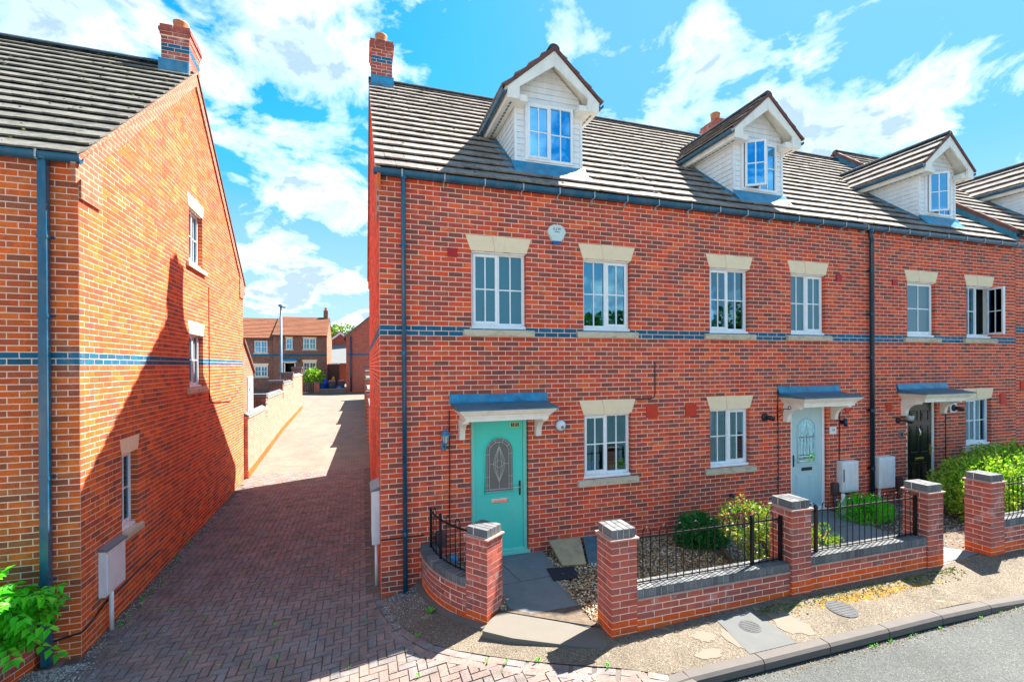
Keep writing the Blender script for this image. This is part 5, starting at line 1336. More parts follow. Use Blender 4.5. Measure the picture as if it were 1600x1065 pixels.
# bow-top railings
def railing(label, at, L, zb, zt, hoop=.105, pitch=.115, posts=(), end_posts=(), gname='bow-top railings on the garden walls', flip=False):
    """at(s) gives the line; hoops of two bars joined by a bow, one rail just under the bows"""
    T = thing('railing', label, 'railing', at(L/2)+Vector((0, 0, zb)), gname); n = max(1, int((L-.06)/(2*pitch))); s0 = (L-(2*n-1)*pitch)/2; rb = .0065
    for i in range(n):
        a, b = s0+2*i*pitch, s0+(2*i+1)*pitch-.01
        if any(abs((a+b)/2-p) < .06 for p in posts): continue
        pa, pb = at(a), at(b); mid = (pa+pb)/2; h = (pb-pa)/2; r = h.length
        pts = [pa+Vector((0, 0, zb)), pa+Vector((0, 0, zt))]+[mid-h*math.cos(PI*k/8)+Vector((0, 0, zt+r*1.25*math.sin(PI*k/8))) for k in range(1, 8)]+[pb+Vector((0, 0, zt)), pb+Vector((0, 0, zb))]
        m = MB(); m.tube(pts, rb, 6); m.build('bow', 'iron', T, smooth=True)
    for z, hh in ((zt-.055, .022), (zb+.015, .012)):
        m = MB(); k = 14; m.sweep([at(L*i/k)+Vector((0, 0, z)) for i in range(k+1)], [(-.008, 0), (.008, 0), (.008, hh), (-.008, hh)]); m.build('rail', 'iron', T)
    for p in list(posts)+list(end_posts):
        c = at(p); q = .018; m = MB(); h = zt+.015 if p in posts else zt-.03
        m.box(c.x-q, c.x+q, c.y-q, c.y+q, zb-.02, h); m.hexa([(c.x-q-.004, c.y-q-.004, h), (c.x+q+.004, c.y-q-.004, h), (c.x+q+.004, c.y+q+.004, h), (c.x-q-.004, c.y+q+.004, h), (c.x-.006, c.y-.006, h+.03), (c.x+.006, c.y-.006, h+.03), (c.x+.006, c.y+.006, h+.03), (c.x-.006, c.y+.006, h+.03)])
        m.build('post', 'iron', T)
    return T
def straight(x0, x1, y): return (lambda s: Vector((x0+s, y, 0))), x1-x0
a_, l_ = straight(2.73, 4.96, CY+.14); railing('black bow-top railing on the wall before the brown gravel bed', a_, l_, .825, 1.41, posts=(1.74,), end_posts=(.02, 2.2))
a_, l_ = straight(5.305, 7.51, CY+.14); railing('black bow-top railing on the wall before the pale-blue-door house', a_, l_, .862, 1.45, posts=(.24,), end_posts=(2.17,))
a_, l_ = straight(9.27, 13.4, CY+.14); railing('black bow-top railing in front of the lime shrub at right', a_, l_, .925, 1.47, end_posts=(.02,))
a_, l_ = (lambda s: at1(s+.18)-nrm1(s+.18)[0]*.13), L1_-.20
railing('black bow-top railing following the curved wall', a_, l_, .73, 1.31, posts=(l_*.40,), end_posts=(.0,))

# beds, paths and stones
bed = MB(); zb = .335
poly = [(.68, -.0), (.70, -.5), (.80, -.9), (1.05, -1.28), (1.42, -1.50), (2.42, -2.2), (5.1, -2.25), (5.1, 0)]
bed.poly([(x, y, zb) for x, y in poly]); bed.poly([(5.1, 0, .385), (5.1, -2.25, .385), (20, -2.25, .385), (20, 0, .385)]); structure(bed.build('front_garden', 'soil'))
def stones(name, mat, region, n, z, size, label):
    m = MB(); xs = [p[0] for p in region]; ys_ = [p[1] for p in region]
    def inside(x, y):
        c = False; k = len(region)
        for i in range(k):
            (x1, y1), (x2, y2) = region[i], region[i-1]
            if (y1 > y) != (y2 > y) and x < (x2-x1)*(y-y1)/(y2-y1)+x1: c = not c
        return c
    t = 0; cnt = 0
    while cnt < n and t < n*6:
        t += 1; x, y = random.uniform(min(xs), max(xs)), random.uniform(min(ys_), max(ys_))
        if not inside(x, y): continue
        cnt += 1; r = random.uniform(*size); a = random.uniform(0, 6.28); q = lambda: random.uniform(.6, 1.15); zz = z+random.uniform(-.3, .7)*r; cs, sn = math.cos(a), math.sin(a)
        P = [(1.3*q(), 0, 0), (0, 1*q(), 0), (-1.3*q(), 0, 0), (0, -1*q(), 0), (random.uniform(-.3, .3), random.uniform(-.3, .3), .75*q()), (0, 0, -.6)]
        i0 = len(m.v); m.v += [(x+(px_*cs-py_*sn)*r, y+(px_*sn+py_*cs)*r, zz+pz*r) for px_, py_, pz in P]
        for i in range(4): m.f.append((i0+i, i0+(i+1) % 4, i0+4)); m.f.append((i0+(i+1) % 4, i0+i, i0+5))
    return stuff(m.build(name, mat), label, 'gravel')
stones('gravel', 'gravel_brown', [(2.3, 0), (2.36, -2.2), (5.0, -2.25), (4.82, -1.78), (5.66, -.1), (5.66, 0)], 9500, zb+.012, (.010, .022), 'brown and cream gravel bed in front of the ground-floor window')
stones('gravel', 'gravel_brown', [(.70, -.02), (.72, -.5), (.82, -.9), (1.06, -1.26), (1.42, -1.52), (1.55, -1.25), (1.36, 0)], 1500, zb+.010, (.010, .022), 'brown gravel between the curved wall and the path')
stones('grey_gravel', 'gravel_grey', [(5.68, 0), (4.86, -1.78), (4.95, -2.2), (7.2, -2.2), (7.7, -.02)], 6500, .398, (.008, .016), 'pale grey gravel bed beside the timber edging')
stones('grey_gravel', 'gravel_grey', [(8.75, 0), (8.5, -1.2), (7.95, -2.2), (9.3, -2.25), (16, -2.2), (16, 0)], 5000, .398, (.009, .018), 'grey gravel bed around the big lime shrub')
m = MB(); m.sweep([(5.72, .0, .37), (5.3, -.85, .37), (4.84, -1.76, .37)], [(-.03, -.05), (.03, -.05), (.03, .055), (-.03, .055)]); tag(m.build('timber_edging', 'timber_edge'), 'dark timber edging between brown and grey gravel', 'edging')
PATH = structure(obj('path', None, None, (1.9, -1, .3)))
def slab(name, pts, mat, zf, th=.06, bev=.006):
    m = MB(); t = [(x, y, zf(x, y)) for x, y in pts]; b = [(x, y, zf(x, y)-th) for x, y in pts]; m.poly(t); m.poly(b[::-1])
    for i in range(len(pts)): j = (i+1) % len(pts); m.quad(b[i], b[j], t[j], t[i])
    return m.build(name, mat, PATH, bevel=bev)
pz = lambda x, y: .385+.028*max(-2.3, y)
slab('paving_slab', [(1.34, -.03), (1.70, -.03), (1.84, -.86), (1.38, -.88)], 'slab_grey', pz); slab('paving_slab', [(1.712, -.03), (2.52, -.03), (2.46, -.82), (1.852, -.86)], 'slab_grey', pz)
slab('paving_slab', [(1.38, -.895), (2.46, -.835), (2.36, -1.95), (2.28, -2.12), (1.50, -1.46), (1.46, -1.2)], 'slab_grey', lambda x, y: pz(x, y)-.004)
slab('paving_slab', [(1.50, -1.475), (2.27, -2.135), (2.40, -2.06), (2.40, -2.44), (2.72, -2.44), (2.80, -2.52), (2.45, -2.58), (2.05, -2.43), (1.66, -2.20), (1.35, -2.02), (1.06, -1.78), (1.20, -1.60), (1.42, -1.42)], 'concrete', lambda x, y: pz(x, y)-.012+.015*(x-1.8), th=.085)
slab('paving_slab', [(7.75, -.02), (8.70, -.02), (8.62, -.75), (7.40, -.82)], 'slab_grey', lambda x, y: .425); slab('paving_slab', [(7.39, -.835), (8.615, -.765), (8.42, -1.6), (7.15, -1.55)], 'slab_grey', lambda x, y: .423)
slab('paving_slab', [(7.14, -1.565), (8.415, -1.615), (8.90, -2.30), (7.87, -2.42), (7.84, -2.05)], 'slab_grey', lambda x, y: .42)
m = MB(); c = Vector((2.80, -.29, 0))
m.hexa([(2.60, -.60, .348), (2.96, -.66, .348), (3.17, -.03, .50), (2.62, -.015, .50), (2.60, -.62, .385), (2.96, -.68, .385), (3.17, -.06, .54), (2.62, -.04, .54)]); tag(m.build('stone_slab', 'slab_beige', bevel=.006), 'loose beige stone slab leaning on the wall by the path', 'slab')
m = MB(); m.hexa([(3.02, -.62, .345), (3.60, -.85, .345), (3.62, -.03, .50), (3.22, -.03, .50), (3.02, -.63, .37), (3.60, -.86, .37), (3.62, -.05, .53), (3.22, -.05, .53)]); tag(m.build('slate_slab', 'slate_blue', bevel=.006), 'dark blue slate slab leaning beside the beige stone', 'slab')
m = MB(); m.hexa([(2.29, -1.0, .362), (2.66, -1.02, .352), (2.76, -.66, .352), (2.33, -.64, .374), (2.29, -1.0, .374), (2.66, -1.02, .364), (2.76, -.66, .366), (2.33, -.64, .388)]); tag(m.build('doormat', 'mat_black', bevel=.003), 'small black mat lying at the edge of the path', 'mat')

def strip(name, mat, n, f, size, label):
    m = MB()
    for _ in range(n):
        x, y = f(); r = random.uniform(*size); z = ground_z(x, y)+random.uniform(-.3, .5)*r; a = random.uniform(0, 6.28); q = lambda: random.uniform(.6, 1.15); cs, sn = math.cos(a), math.sin(a)
        P = [(1.3*q(), 0, 0), (0, 1*q(), 0), (-1.3*q(), 0, 0), (0, -1*q(), 0), (0, 0, .7*q()), (0, 0, -.6)]; i0 = len(m.v)
        m.v += [(x+(px_*cs-py_*sn)*r, y+(px_*sn+py_*cs)*r, z+pz_*r) for px_, py_, pz_ in P]
        for i in range(4): m.f.append((i0+i, i0+(i+1) % 4, i0+4)); m.f.append((i0+(i+1) % 4, i0+i, i0+5))
    return stuff(m.build(name, mat), label, 'grit')
def along_left():
    y = random.uniform(-.3, 6)**1.0; return left_x(y)+.01+abs(random.gauss(0, .11)), y
strip('loose_grit', 'gravel_grey', 2600, along_left, (.004, .011), 'loose grit washed along the foot of the gable wall')
strip('loose_grit', 'gravel_grey', 1500, lambda: (-3.62+random.gauss(0, .18), -.34-abs(random.gauss(0, .20))), (.006, .015), 'pale gravel spilled at the foot of the left downpipe')
strip('loose_grit', 'gravel_grey', 1400, lambda: (random.uniform(.02, .6), -abs(random.gauss(0, .45))-.02), (.004, .010), 'fine grit at the corner of the end house')
m = MB()
for _ in range(1100):
    x = random.uniform(2.9, 9.5); y = -3.25-abs(random.gauss(0, .05)); r = random.uniform(.003, .009); z = .224
    i0 = len(m.v); m.v += [(x-r, y, z), (x, y-r, z), (x+r, y, z), (x, y+r, z), (x, y, z+r)]
    for i in range(4): m.f.append((i0+i, i0+(i+1) % 4, i0+4))
stuff(m.build('road_grit', 'gravel_brown'), 'grit gathered in the gutter along the kerb', 'grit')
# ------------------------------------------------------------------ things fixed to the front
AL = thing('alarm_box', 'white hexagonal alarm box with a blue base between the upper windows', 'alarm', (2.78, -.04, 5.33))
hx = [(2.70, 5.385), (2.862, 5.385), (2.94, 5.53), (2.90, 5.615), (2.84, 5.645), (2.72, 5.645), (2.66, 5.615), (2.62, 5.53)]
m = MB(); m.fprism(FA, hx, 0, .06); m.build('cover', 'alarm_white', AL, bevel=.012)
m = MB(); c0 = (2.781, 5.52); m.fprism(FA, [(c0[0]+(u-c0[0])*.68, c0[1]+(z-c0[1])*.72+.01) for u, z in hx], .060, .064); m.build('face', 'alarm_white', AL, bevel=.003)
m = MB(); m.fprism(FA, [(2.72, 5.335), (2.842, 5.335), (2.86, 5.384), (2.702, 5.384)], .005, .052); m.build('strobe', 'alarm_blue', AL, bevel=.008)
lettering('K.J.W', AL, FA.P(2.781, .0652, 5.575), .058, 'letter_black'); lettering('ALARMS', AL, FA.P(2.781, .0652, 5.528), .026, 'letter_black')
WLm = thing('wall_lamp', 'grey-blue lantern lamp left of the teal door', 'lamp', (.93, -.03, 2.1))
m = MB(); m.fbox(FA, .882, .962, 0, .018, 2.09, 2.235); m.build('back_plate', 'lamp_blue', WLm, bevel=.01)
m = MB(); m.tube([FA.P(.925, .015, 2.16), FA.P(.94, .07, 2.14), FA.P(.94, .10, 2.17), FA.P(.94, .10, 2.21)], .011, 8); m.build('arm', 'lamp_blue', WLm, smooth=True)
cL = FA.P(.94, .10, 0); m = MB(); m.lathe((cL.x, cL.y, 2.215), [(.001, 0), (.036, 0), (.038, .01), (.034, .012)], 6); m.build('base', 'lamp_blue', WLm)
m = MB(); m.lathe((cL.x, cL.y, 2.225), [(.034, 0), (.054, .115)], 6); m.build('glass', 'frosted', WLm)
m = MB()
for k in range(6):
    th = 2*PI*k/6; m.tube([(cL.x+.035*math.cos(th), cL.y+.035*math.sin(th), 2.22), (cL.x+.056*math.cos(th), cL.y+.056*math.sin(th), 2.345)], .004, 5)
m.build('cage', 'lamp_blue', WLm)
m = MB(); m.lathe((cL.x, cL.y, 2.34), [(.085, 0), (.082, .008), (.05, .045), (.022, .078), (.012, .085), (.014, .1), (.006, .115), (.001, .14)], 12); m.build('hood', 'lamp_blue', WLm, smooth=True)
SF = thing('security_light', 'round white sensor light right of the teal door', 'light', (2.845, -.02, 2.3))
m = MB(); m.fbox(FA, 2.765, 2.925, 0, .008, 2.295, 2.475); m.build('back_plate', 'grey_plastic', SF, bevel=.003); m = MB(); m.disc(FA.P(2.845, .008, 2.39), FA.N, [(.082, 0), (.085, .02), (.078, .04), (.05, .055), (.001, .06)], 24); m.build('globe', 'white_plastic', SF, smooth=True)
m = MB(); m.disc(FA.P(2.855, .06, 2.365), FA.N, [(.024, 0), (.024, .02), (.014, .028), (.001, .028)], 12); m.build('sensor', 'grey_plastic', SF)
def cam_dome(name, x, z, label, plate=False):
    T = thing(name, label, 'camera', FA.P(x, .02, z))
    if plate: m = MB(); m.fbox(FA, x-.11, x+.11, 0, .01, z-.11, z+.11); m.build('plate', 'white_plastic', T, bevel=.003)
    m = MB(); m.disc(FA.P(x, .01, z), FA.N, [(.075, 0), (.075, .02), (.05, .035), (.001, .04)], 20); m.build('base', 'black_plastic', T, smooth=True)
    m = MB(); m.tube([FA.P(x, .04, z), FA.P(x+.05, .09, z-.01), FA.P(x+.11, .13, z-.03)], [.03, .045, .045], 12); m.build('head', 'black_plastic', T, smooth=True)
cam_dome('security_camera', 7.09, 2.36, 'black round camera on the wall left of the pale blue door'); cam_dome('security_camera', 12.52, 2.36, 'black camera on a white plate right of the black door', True)
HB = thing('hanging_bracket', 'black scrolled hanging-basket bracket under the pale-blue-door canopy', 'bracket', (7.42, -.02, 2.3))
m = MB(); m.fbox(FA, 7.40, 7.425, 0, .012, 2.28, 2.58); m.build('bar', 'iron', HB); m = MB(); m.tube([FA.P(7.412, .01, 2.46), FA.P(7.412, .16, 2.52), FA.P(7.412, .27, 2.52)], .008, 6); m.tube([FA.P(7.412, .27+.03*math.cos(t), 2.55+.03*math.sin(t)) for t in [i*.5-1.5 for i in range(12)]], .006, 6); m.tube([FA.P(7.412, .01, 2.33), FA.P(7.412, .10, 2.40), FA.P(7.412, .14, 2.51)], .006, 6); m.build('scroll', 'iron', HB, smooth=True)
NP = thing('number_plaque', 'small white plaque with black script beside the pale blue door', 'plaque', FA.P(8.85, 0, 2.0))
m = MB(); m.fbox(FA, 8.755, 8.94, 0, .012, 1.945, 2.095); m.build('plate', 'white_plastic', NP, bevel=.004); lettering('54', NP, FA.P(8.86, .0125, 2.03), .075, 'letter_black')
UL = thing('wall_lamp', 'black up-and-down tube lamp right of the pale blue door', 'lamp', FA.P(9.1, 0, 2.1)); m = MB(); m.tube([FA.P(9.09, .085, 2.11), FA.P(9.09, .085, 2.26)], .036, 14); m.build('tube', 'pipe_dark', UL, smooth=True); m = MB(); m.fbox(FA, 9.05, 9.09, 0, .06, 2.15, 2.22); m.build('mount', 'black_plastic', UL)
BL = thing('wall_lamp', 'black outdoor lamp with a clear shade left of the black door', 'lamp', FA.P(10.75, 0, 2.1)); m = MB(); m.disc(FA.P(10.72, 0, 2.15), FA.N, [(.06, 0), (.06, .03), (.03, .05), (.001, .05)], 16); m.tube([FA.P(10.72, .04, 2.15), FA.P(10.80, .12, 2.14), FA.P(10.88, .13, 2.14)], .025, 10); m.build('arm', 'black_plastic', BL); m = MB(); p_ = FA.P(10.90, .13, 2.15); m.lathe(p_, [(.001, 0), (.06, 0), (.075, .11), (.07, .11)], 16); m.build('shade', 'frosted', BL, smooth=True); m = MB(); m.lathe((p_.x, p_.y, 2.09), [(.001, 0), (.045, .0), (.065, .06), (.001, .06)], 16); m.build('base', 'black_plastic', BL)
DB = thing('number_plaque', 'small dark arched number plate left of the black door', 'plaque', FA.P(10.83, 0, 1.8)); m = MB(); m.fprism(FA, [(10.76, 1.79), (10.90, 1.79), (10.90, 1.88), (10.87, 1.92), (10.83, 1.935), (10.79, 1.92), (10.76, 1.88)], 0, .015); m.build('plate', 'grey_plastic', DB, bevel=.004); m = MB(); m.fbox(FA, 10.80, 10.86, .015, .022, 1.81, 1.88); m.build('plate_inset', 'letter_black', DB)
def meter(x0, x1, z0, z1, label, flap):
    T = thing('meter_box', label, 'meter box', FA.P((x0+x1)/2, 0, z0)); m = MB(); m.fbox(FA, x0, x1, 0, .14, z0, z1); m.build('box', 'white_plastic', T, bevel=.014); m = MB(); m.fbox(FA, x0+.03, x1-.03, .14, .15, z0+.04, z1-.05); m.build('lid', 'white_plastic', T, bevel=.006)
    if flap: m = MB(); m.fbox(FA, x0+.012, x0+.035, .14, .153, z0+.22, z1-.15); m.build('hinge', 'grey_plastic', T)
    m = MB(); u = x0+(x1-x0)*.25; m.tube([FA.P(u, .05, .3), FA.P(u, .05, z0)], .026, 10); m.build('conduit', 'white_plastic', T, smooth=True)
meter(8.94, 9.38, .78, 1.40, 'white meter box with dark hinges by the pale blue door', True); meter(9.97, 10.44, .77, 1.42, 'plain white meter box between drainpipe and black door', False)
def telecom(x, z, label):
    T = thing('cable_box', label, 'cable box', FA.P(x, 0, z)); m = MB(); m.fprism(FA, [(x-.075, z), (x+.075, z), (x+.075, z+.2), (x+.045, z+.235), (x-.045, z+.235), (x-.075, z+.2)], 0, .07); m.build('cover', 'brown_plastic', T, bevel=.008); m = MB(); m.tube([FA.P(x, .035, .3), FA.P(x, .035, z)], .03, 10); m.build('duct', 'brown_plastic', T, smooth=True)
telecom(8.86, .74, 'brown cable box left of the white meter box'); telecom(10.70, .72, 'brown cable box below the black door step side'); telecom(.86, .66, 'brown cable box behind the curved railing')
for x, z0, z1, lab, y in ((1.01, .95, 2.70, 'thin black cable left of the teal door', .010), (7.415, .5, 2.86, 'thin black cable left of the pale blue door', .010), (9.02, 1.40, 2.62, 'thin dark cable above the pale-blue-door meter box', .010), (12.25, .9, 2.55, 'thin dark cable right of the black door', .010)):
    cable('cable', [FA.P(x, y, z1), FA.P(x+.004, y, (z0+z1)/2), FA.P(x-.003, y, z0)], .009, lab)
cable('cable', [FA.P(4.655, .008, 3.42), FA.P(4.655, .008, 2.86), FA.P(4.63, .008, 2.80), FA.P(4.56, .008, 2.78), FA.P(4.25, .008, 2.775)], .008, 'short black cable bending to the vents above the window')
cable('cable', [FA.P(0, .01, .845), FA.P(.3, .012, .845), FA.P(.62, .01, .85)], .012, 'dark cable across the foot of the end house')
m = MB(); m.disc(FA.P(6.30, 0, .93), FA.N, [(.045, 0), (.045, .03), (.03, .05), (.001, .05)], 14); tag(m.build('overflow_cap', 'black_plastic', smooth=True), 'small black round cap low under the blinds window', 'cap')
# things seen behind the clear ground-floor window
VS = thing('vase', 'blue glass bowl on the sill inside the ground-floor window', 'bowl', (3.5, .25, 1.5)); m = MB(); m.lathe((3.52, .27, 1.52), [(.001, 0), (.10, .02), (.15, .09), (.13, .17), (.12, .17)], 18); m.build('bowl', 'blue_item', VS, smooth=True)
VS = thing('chair', 'dark metal chair inside the ground-floor window', 'chair', (3.6, .7, 1.2)); m = MB(); 
for x in (3.42, 3.62): m.tube([(x, .62, 1.2), (x, .62, 1.95), (x+.08, .62, 2.02), (x+.14, .62, 1.95), (x+.14, .62, 1.2)], .011, 6)
m.build('frame', 'iron', VS)
bp = MB(); bp.lathe((.98, -.42, .345), [(.001, 0), (.07, 0), (.075, .25), (.06, .32), (.001, .33)], 14); tag(bp.build('bottle', 'lamp_blue', smooth=True), 'pale blue container standing behind the curved railing', 'container')
bp = MB(); bp.lathe((8.66, -.35, .42), [(.001, 0), (.06, 0), (.065, .22), (.03, .32), (.035, .42), (.001, .43)], 14); tag(bp.build('bottle', 'white_plastic', smooth=True), 'white bottle standing by the pale blue door', 'bottle')
# ------------------------------------------------------------------ plants
def leaf_quad(m, p, d, n, L, w_):
    """pointed leaf folded along its rib"""
    d = d.normalized(); s = d.cross(n).normalized(); up = s.cross(d)
    a, b, c = p, p+d*L*.5+up*L*.06, p+d*L-up*L*.10; l, r = p+d*L*.42+s*w_+up*L*.12, p+d*L*.42-s*w_+up*L*.12
    i = len(m.v); m.v += [tuple(a), tuple(l), tuple(c), tuple(r)]; m.f += [(i, i+1, i+2), (i, i+2, i+3)]
def rv():
    while True:
        v = Vector((random.uniform(-1, 1), random.uniform(-1, 1), random.uniform(-1, 1)))
        if .05 < v.length < 1: return v
def bush(label, lobes, mat, n, L, w_, stems=8, cat='shrub', name='shrub', ground=.37, flat=0.0):
    """lobes: (centre, radii) ellipsoids filled mostly near their surface with leaf tufts"""
    c0 = Vector(lobes[0][0]); T = thing(name, label, cat, (c0.x, c0.y, ground)); m = MB(); tot = sum(r[0]*r[1]*r[2] for _, r in lobes)
    for c, r in lobes:
        c = Vector(c); k = int(n*r[0]*r[1]*r[2]/tot/5)
        for _ in range(k):
            v = rv().normalized(); rad = 1-abs(random.gauss(0, .20)); bumpy = 1+.20*mnoise.noise(Vector((v.x*2.2+c.x, v.y*2.2+c.y, v.z*2.2)))+.10*mnoise.noise(Vector((v.x*6+c.x, v.y*6, v.z*6)))
            p = c+Vector((v.x*r[0], v.y*r[1], v.z*r[2]))*rad*bumpy
            if p.z < ground: continue
            for _ in range(5):
                d = (v*.75+rv()*.9+Vector((0, 0, .25))); q = p+rv()*L*.9
                leaf_quad(m, q, d, (v+rv()*.5).normalized(), L*random.uniform(.6, 1.2), w_*random.uniform(.7, 1.2))
    m.build('foliage', mat, T)
    s = MB()
    for i in range(stems):
        c, r = random.choice(lobes); c = Vector(c); v = rv(); e = c+Vector((v.x*r[0]*.7, v.y*r[1]*.7, abs(v.z)*r[2]*.6)); b = Vector((c0.x+random.uniform(-.08, .08), c0.y+random.uniform(-.08, .08), ground-.05))
        s.tube([b, (b+e)/2+rv()*.05, e], [.014, .010, .004], 5)
    s.build('stems', 'bark', T); return T
bush('round dark green bush under the ground-floor wall', [((5.13, -.55, .56), (.37, .34, .30)), ((5.32, -.62, .50), (.25, .24, .2)), ((4.95, -.5, .5), (.24, .22, .22))], 'leaf_dark', 7500, .05, .011)
bush('loose yellow-green shrub around the middle garden pier', [((5.45, -1.75, .85), (.50, .40, .42)), ((5.15, -1.45, 1.05), (.36, .32, .30)), ((5.95, -1.95, .72), (.42, .30, .34)), ((5.75, -1.6, 1.0), (.30, .30, .28))], 'leaf_yellow', 6500, .05, .013, 14)
bush('low bright green bush under the white meter boxes', [((8.85, -.62, .58), (.48, .36, .27)), ((9.3, -.5, .55), (.3, .3, .2))], 'leaf_bright', 5000, .045, .012)
bush('large lime green shrub beside the right-hand path', [((11.1, -1.15, .98), (.85, .65, .56)), ((11.9, -1.05, 1.12), (.85, .62, .55)), ((10.65, -1.3, .92), (.48, .5, .38)), ((12.7, -.95, 1.22), (.7, .55, .5)), ((10.8, -1.4, .60), (.42, .45, .26)), ((13.5, -1.05, 1.05), (.7, .6, .6))], 'leaf_lime', 24000, .06, .017, 20)
# shrub with feathered leaves leaning over the left wall
T = thing('shrub', 'bright green shrub with feathered leaves against the left downpipe', 'shrub', (-4.25, -.75, 0)); m = MB(); s = MB()
base = Vector((-4.22, -.58, .16))
for i in range(120):
    th = random.uniform(-.9, 3.6); el = random.uniform(.05, 1.25); ln = random.uniform(.45, .85)
    d = Vector((math.cos(th)*math.cos(el), -math.sin(th)*math.cos(el)*.6-.05, math.sin(el))); st = base+Vector((random.uniform(-.15, .2), random.uniform(-.15, .15), random.uniform(.35, .75)))
    pts = [st+d*ln*t+Vector((0, 0, -.34*ln*t*t)) for t in [k/9 for k in range(10)]]
    s.tube([base+Vector((0, 0, .1)), st], [.012, .006], 5); s.tube(pts, [.006-.0005*k for k in range(10)], 4)
    for k in range(3, 10):
        p = pts[k]; t = (pts[k]-pts[k-1]).normalized(); sd_ = t.cross(Vector((0, 0, 1))).normalized(); up = sd_.cross(t)
        for q in (-1, 1):
            leaf_quad(m, p, sd_*q*.9+t*.45-Vector((0, 0, .35)), up, .13*random.uniform(.75, 1.1), .034)
    leaf_quad(m, pts[-1], d-Vector((0, 0, .6)), Vector((0, 0, 1)), .12, .03)
m.build('foliage', 'leaf_bright', T); s.build('stems', 'bark', T)
y_ = MB(); b2 = Vector((-4.10, -.95, .85))
for i in range(12):
    th = random.uniform(0, 6.28); d = Vector((math.cos(th), math.sin(th)*.6, random.uniform(.3, .9))).normalized(); pts = [b2+d*.34*t+Vector((0, 0, -.08*t*t)) for t in [k/6 for k in range(7)]]
    for k in range(2, 7):
        t = (pts[k]-pts[k-1]).normalized(); sd_ = t.cross(Vector((0, 0, 1))).normalized()
        for q in (-1, 1): leaf_quad(y_, pts[k], sd_*q+t*.4, Vector((0, 0, 1)), .085, .024)
y_.build('young_leaves', 'leaf_lime', T)
def tree(label, x, y, z0, h, r, mat, n, L, group=None):
    T = thing('tree', label, 'tree', (x, y, z0), group); s = MB(); top = Vector((x, y, z0+h*.75))
    s.tube([(x, y, z0-.3), (x+.05, y, z0+h*.3), tuple(top)], [.05*h*.5, .04*h*.5, .05], 8); m = MB(); lobes = []
    for i in range(13):
        v = rv(); c = Vector((x+v.x*r*.75, y+v.y*r*.75, z0+h*.66+v.z*r*.62)); lobes.append((c, r*random.uniform(.35, .6))); s.tube([(x, y, z0+h*random.uniform(.3, .5)), c], [.07, .02], 5)
    for c, rr in lobes:
        for _ in range(n//13):
            v = rv().normalized(); p = c+v*rr*(1-abs(random.gauss(0, .22))); leaf_quad(m, p, v+rv(), (v+rv()*.4).normalized(), L*random.uniform(.6, 1.2), L*.34)
    m.build('crown', mat, T); s.build('trunk', 'bark', T); return T
tree('yellow-green tree behind the far houses', -4.0, 62, 1.2, 8.2, 3.0, 'leaf_tree', 5000, .42)
for i, (x, y, h, r) in enumerate(((-3, -34, 6.0, 2.6), (17, -27, 9.0, 2.7), (23, -29, 9.5, 2.8), (36, -30, 10, 3.2))):
    tree('leafy green tree across the street, %s from the left' % ('first', 'second', 'third', 'fourth', 'fifth', 'sixth')[i], x, y, -.2, h, r, 'leaf_green', 2600, .5, 'trees across the street')
# ------------------------------------------------------------------ houses at the end of the lane
def far_window(H, fr, u0, u1, z0, z1, n=2, lintel=True):
    m = MB(); w_ = .07; D = -.03
    m.fbox(fr, u0, u0+w_, -.1, D, z0, z1); m.fbox(fr, u1-w_, u1, -.1, D, z0, z1); m.fbox(fr, u0+w_, u1-w_, -.1, D, z0, z0+w_); m.fbox(fr, u0+w_, u1-w_, -.1, D, z1-w_, z1); st = (u1-u0-2*w_)/n
    for i in range(1, n): m.fbox(fr, u0+w_+i*st-.04, u0+w_+i*st+.04, -.1, D, z0+w_, z1-w_)
    W = m.build('window', 'upvc', H)
    for i in range(n):
        a, b = u0+w_+i*st+(.04 if i else 0), u0+w_+(i+1)*st-(.04 if i < n-1 else 0); ubox('pane', 'glass', W, fr, a, b, -.05, .01, z0+w_, z1-w_)
        mu, mz = (a+b)/2, (z0+z1)/2; q = MB(); q.fbox(fr, mu-.015, mu+.015, -.055, -.04, z0+w_, z1-w_); q.fbox(fr, a, mu-.015, -.055, -.04, mz-.015, mz+.015); q.fbox(fr, mu+.015, b, -.055, -.04, mz-.015, mz+.015); q.build('glazing_bars', 'upvc', W)
    q = MB(); q.quad(fr.P(u0, -.16, z0), fr.P(u1, -.16, z0), fr.P(u1, -.16, z1), fr.P(u0, -.16, z1)); q.build('curtain', 'room', W)  # flat sheet in the dark room colour, closing the window behind its panes
    s = MB(); s.fbox(fr, u0-.1, u1+.1, -.08, .05, z0-.12, z0); s.build('sill', 'stone_sill', W)
    if lintel: s = MB(); s.fprism(fr, [(u0-.02, z1), (u1+.02, z1), (u1+.10, z1+.24), (u0-.10, z1+.24)], -.08, .02); s.build('lintel_stone', 'stone_lintel', W)
def holes_wall(H, fr, u0, u1, z0, z1, holes, mat, name='wall'):
    m = MB(); us = sorted({u0, u1, *[h[0] for h in holes], *[h[1] for h in holes]}); zs = sorted({z0, z1, *[h[2] for h in holes], *[h[3] for h in holes]})
    for a, b in zip(us, us[1:]):
        for c, d in zip(zs, zs[1:]):
            if not any(h[0] < (a+b)/2 < h[1] and h[2] < (c+d)/2 < h[3] for h in holes): m.quad(fr.P(a, 0, c), fr.P(b, 0, c), fr.P(b, 0, d), fr.P(a, 0, d))
    for h in holes:
        for (a, c), (b, d) in (((h[0], h[2]), (h[1], h[2])), ((h[1], h[2]), (h[1], h[3])), ((h[1], h[3]), (h[0], h[3])), ((h[0], h[3]), (h[0], h[2]))): m.quad(fr.P(a, 0, c), fr.P(b, 0, d), fr.P(b, -.15, d), fr.P(a, -.15, c))
    return m.build(name, mat, H)
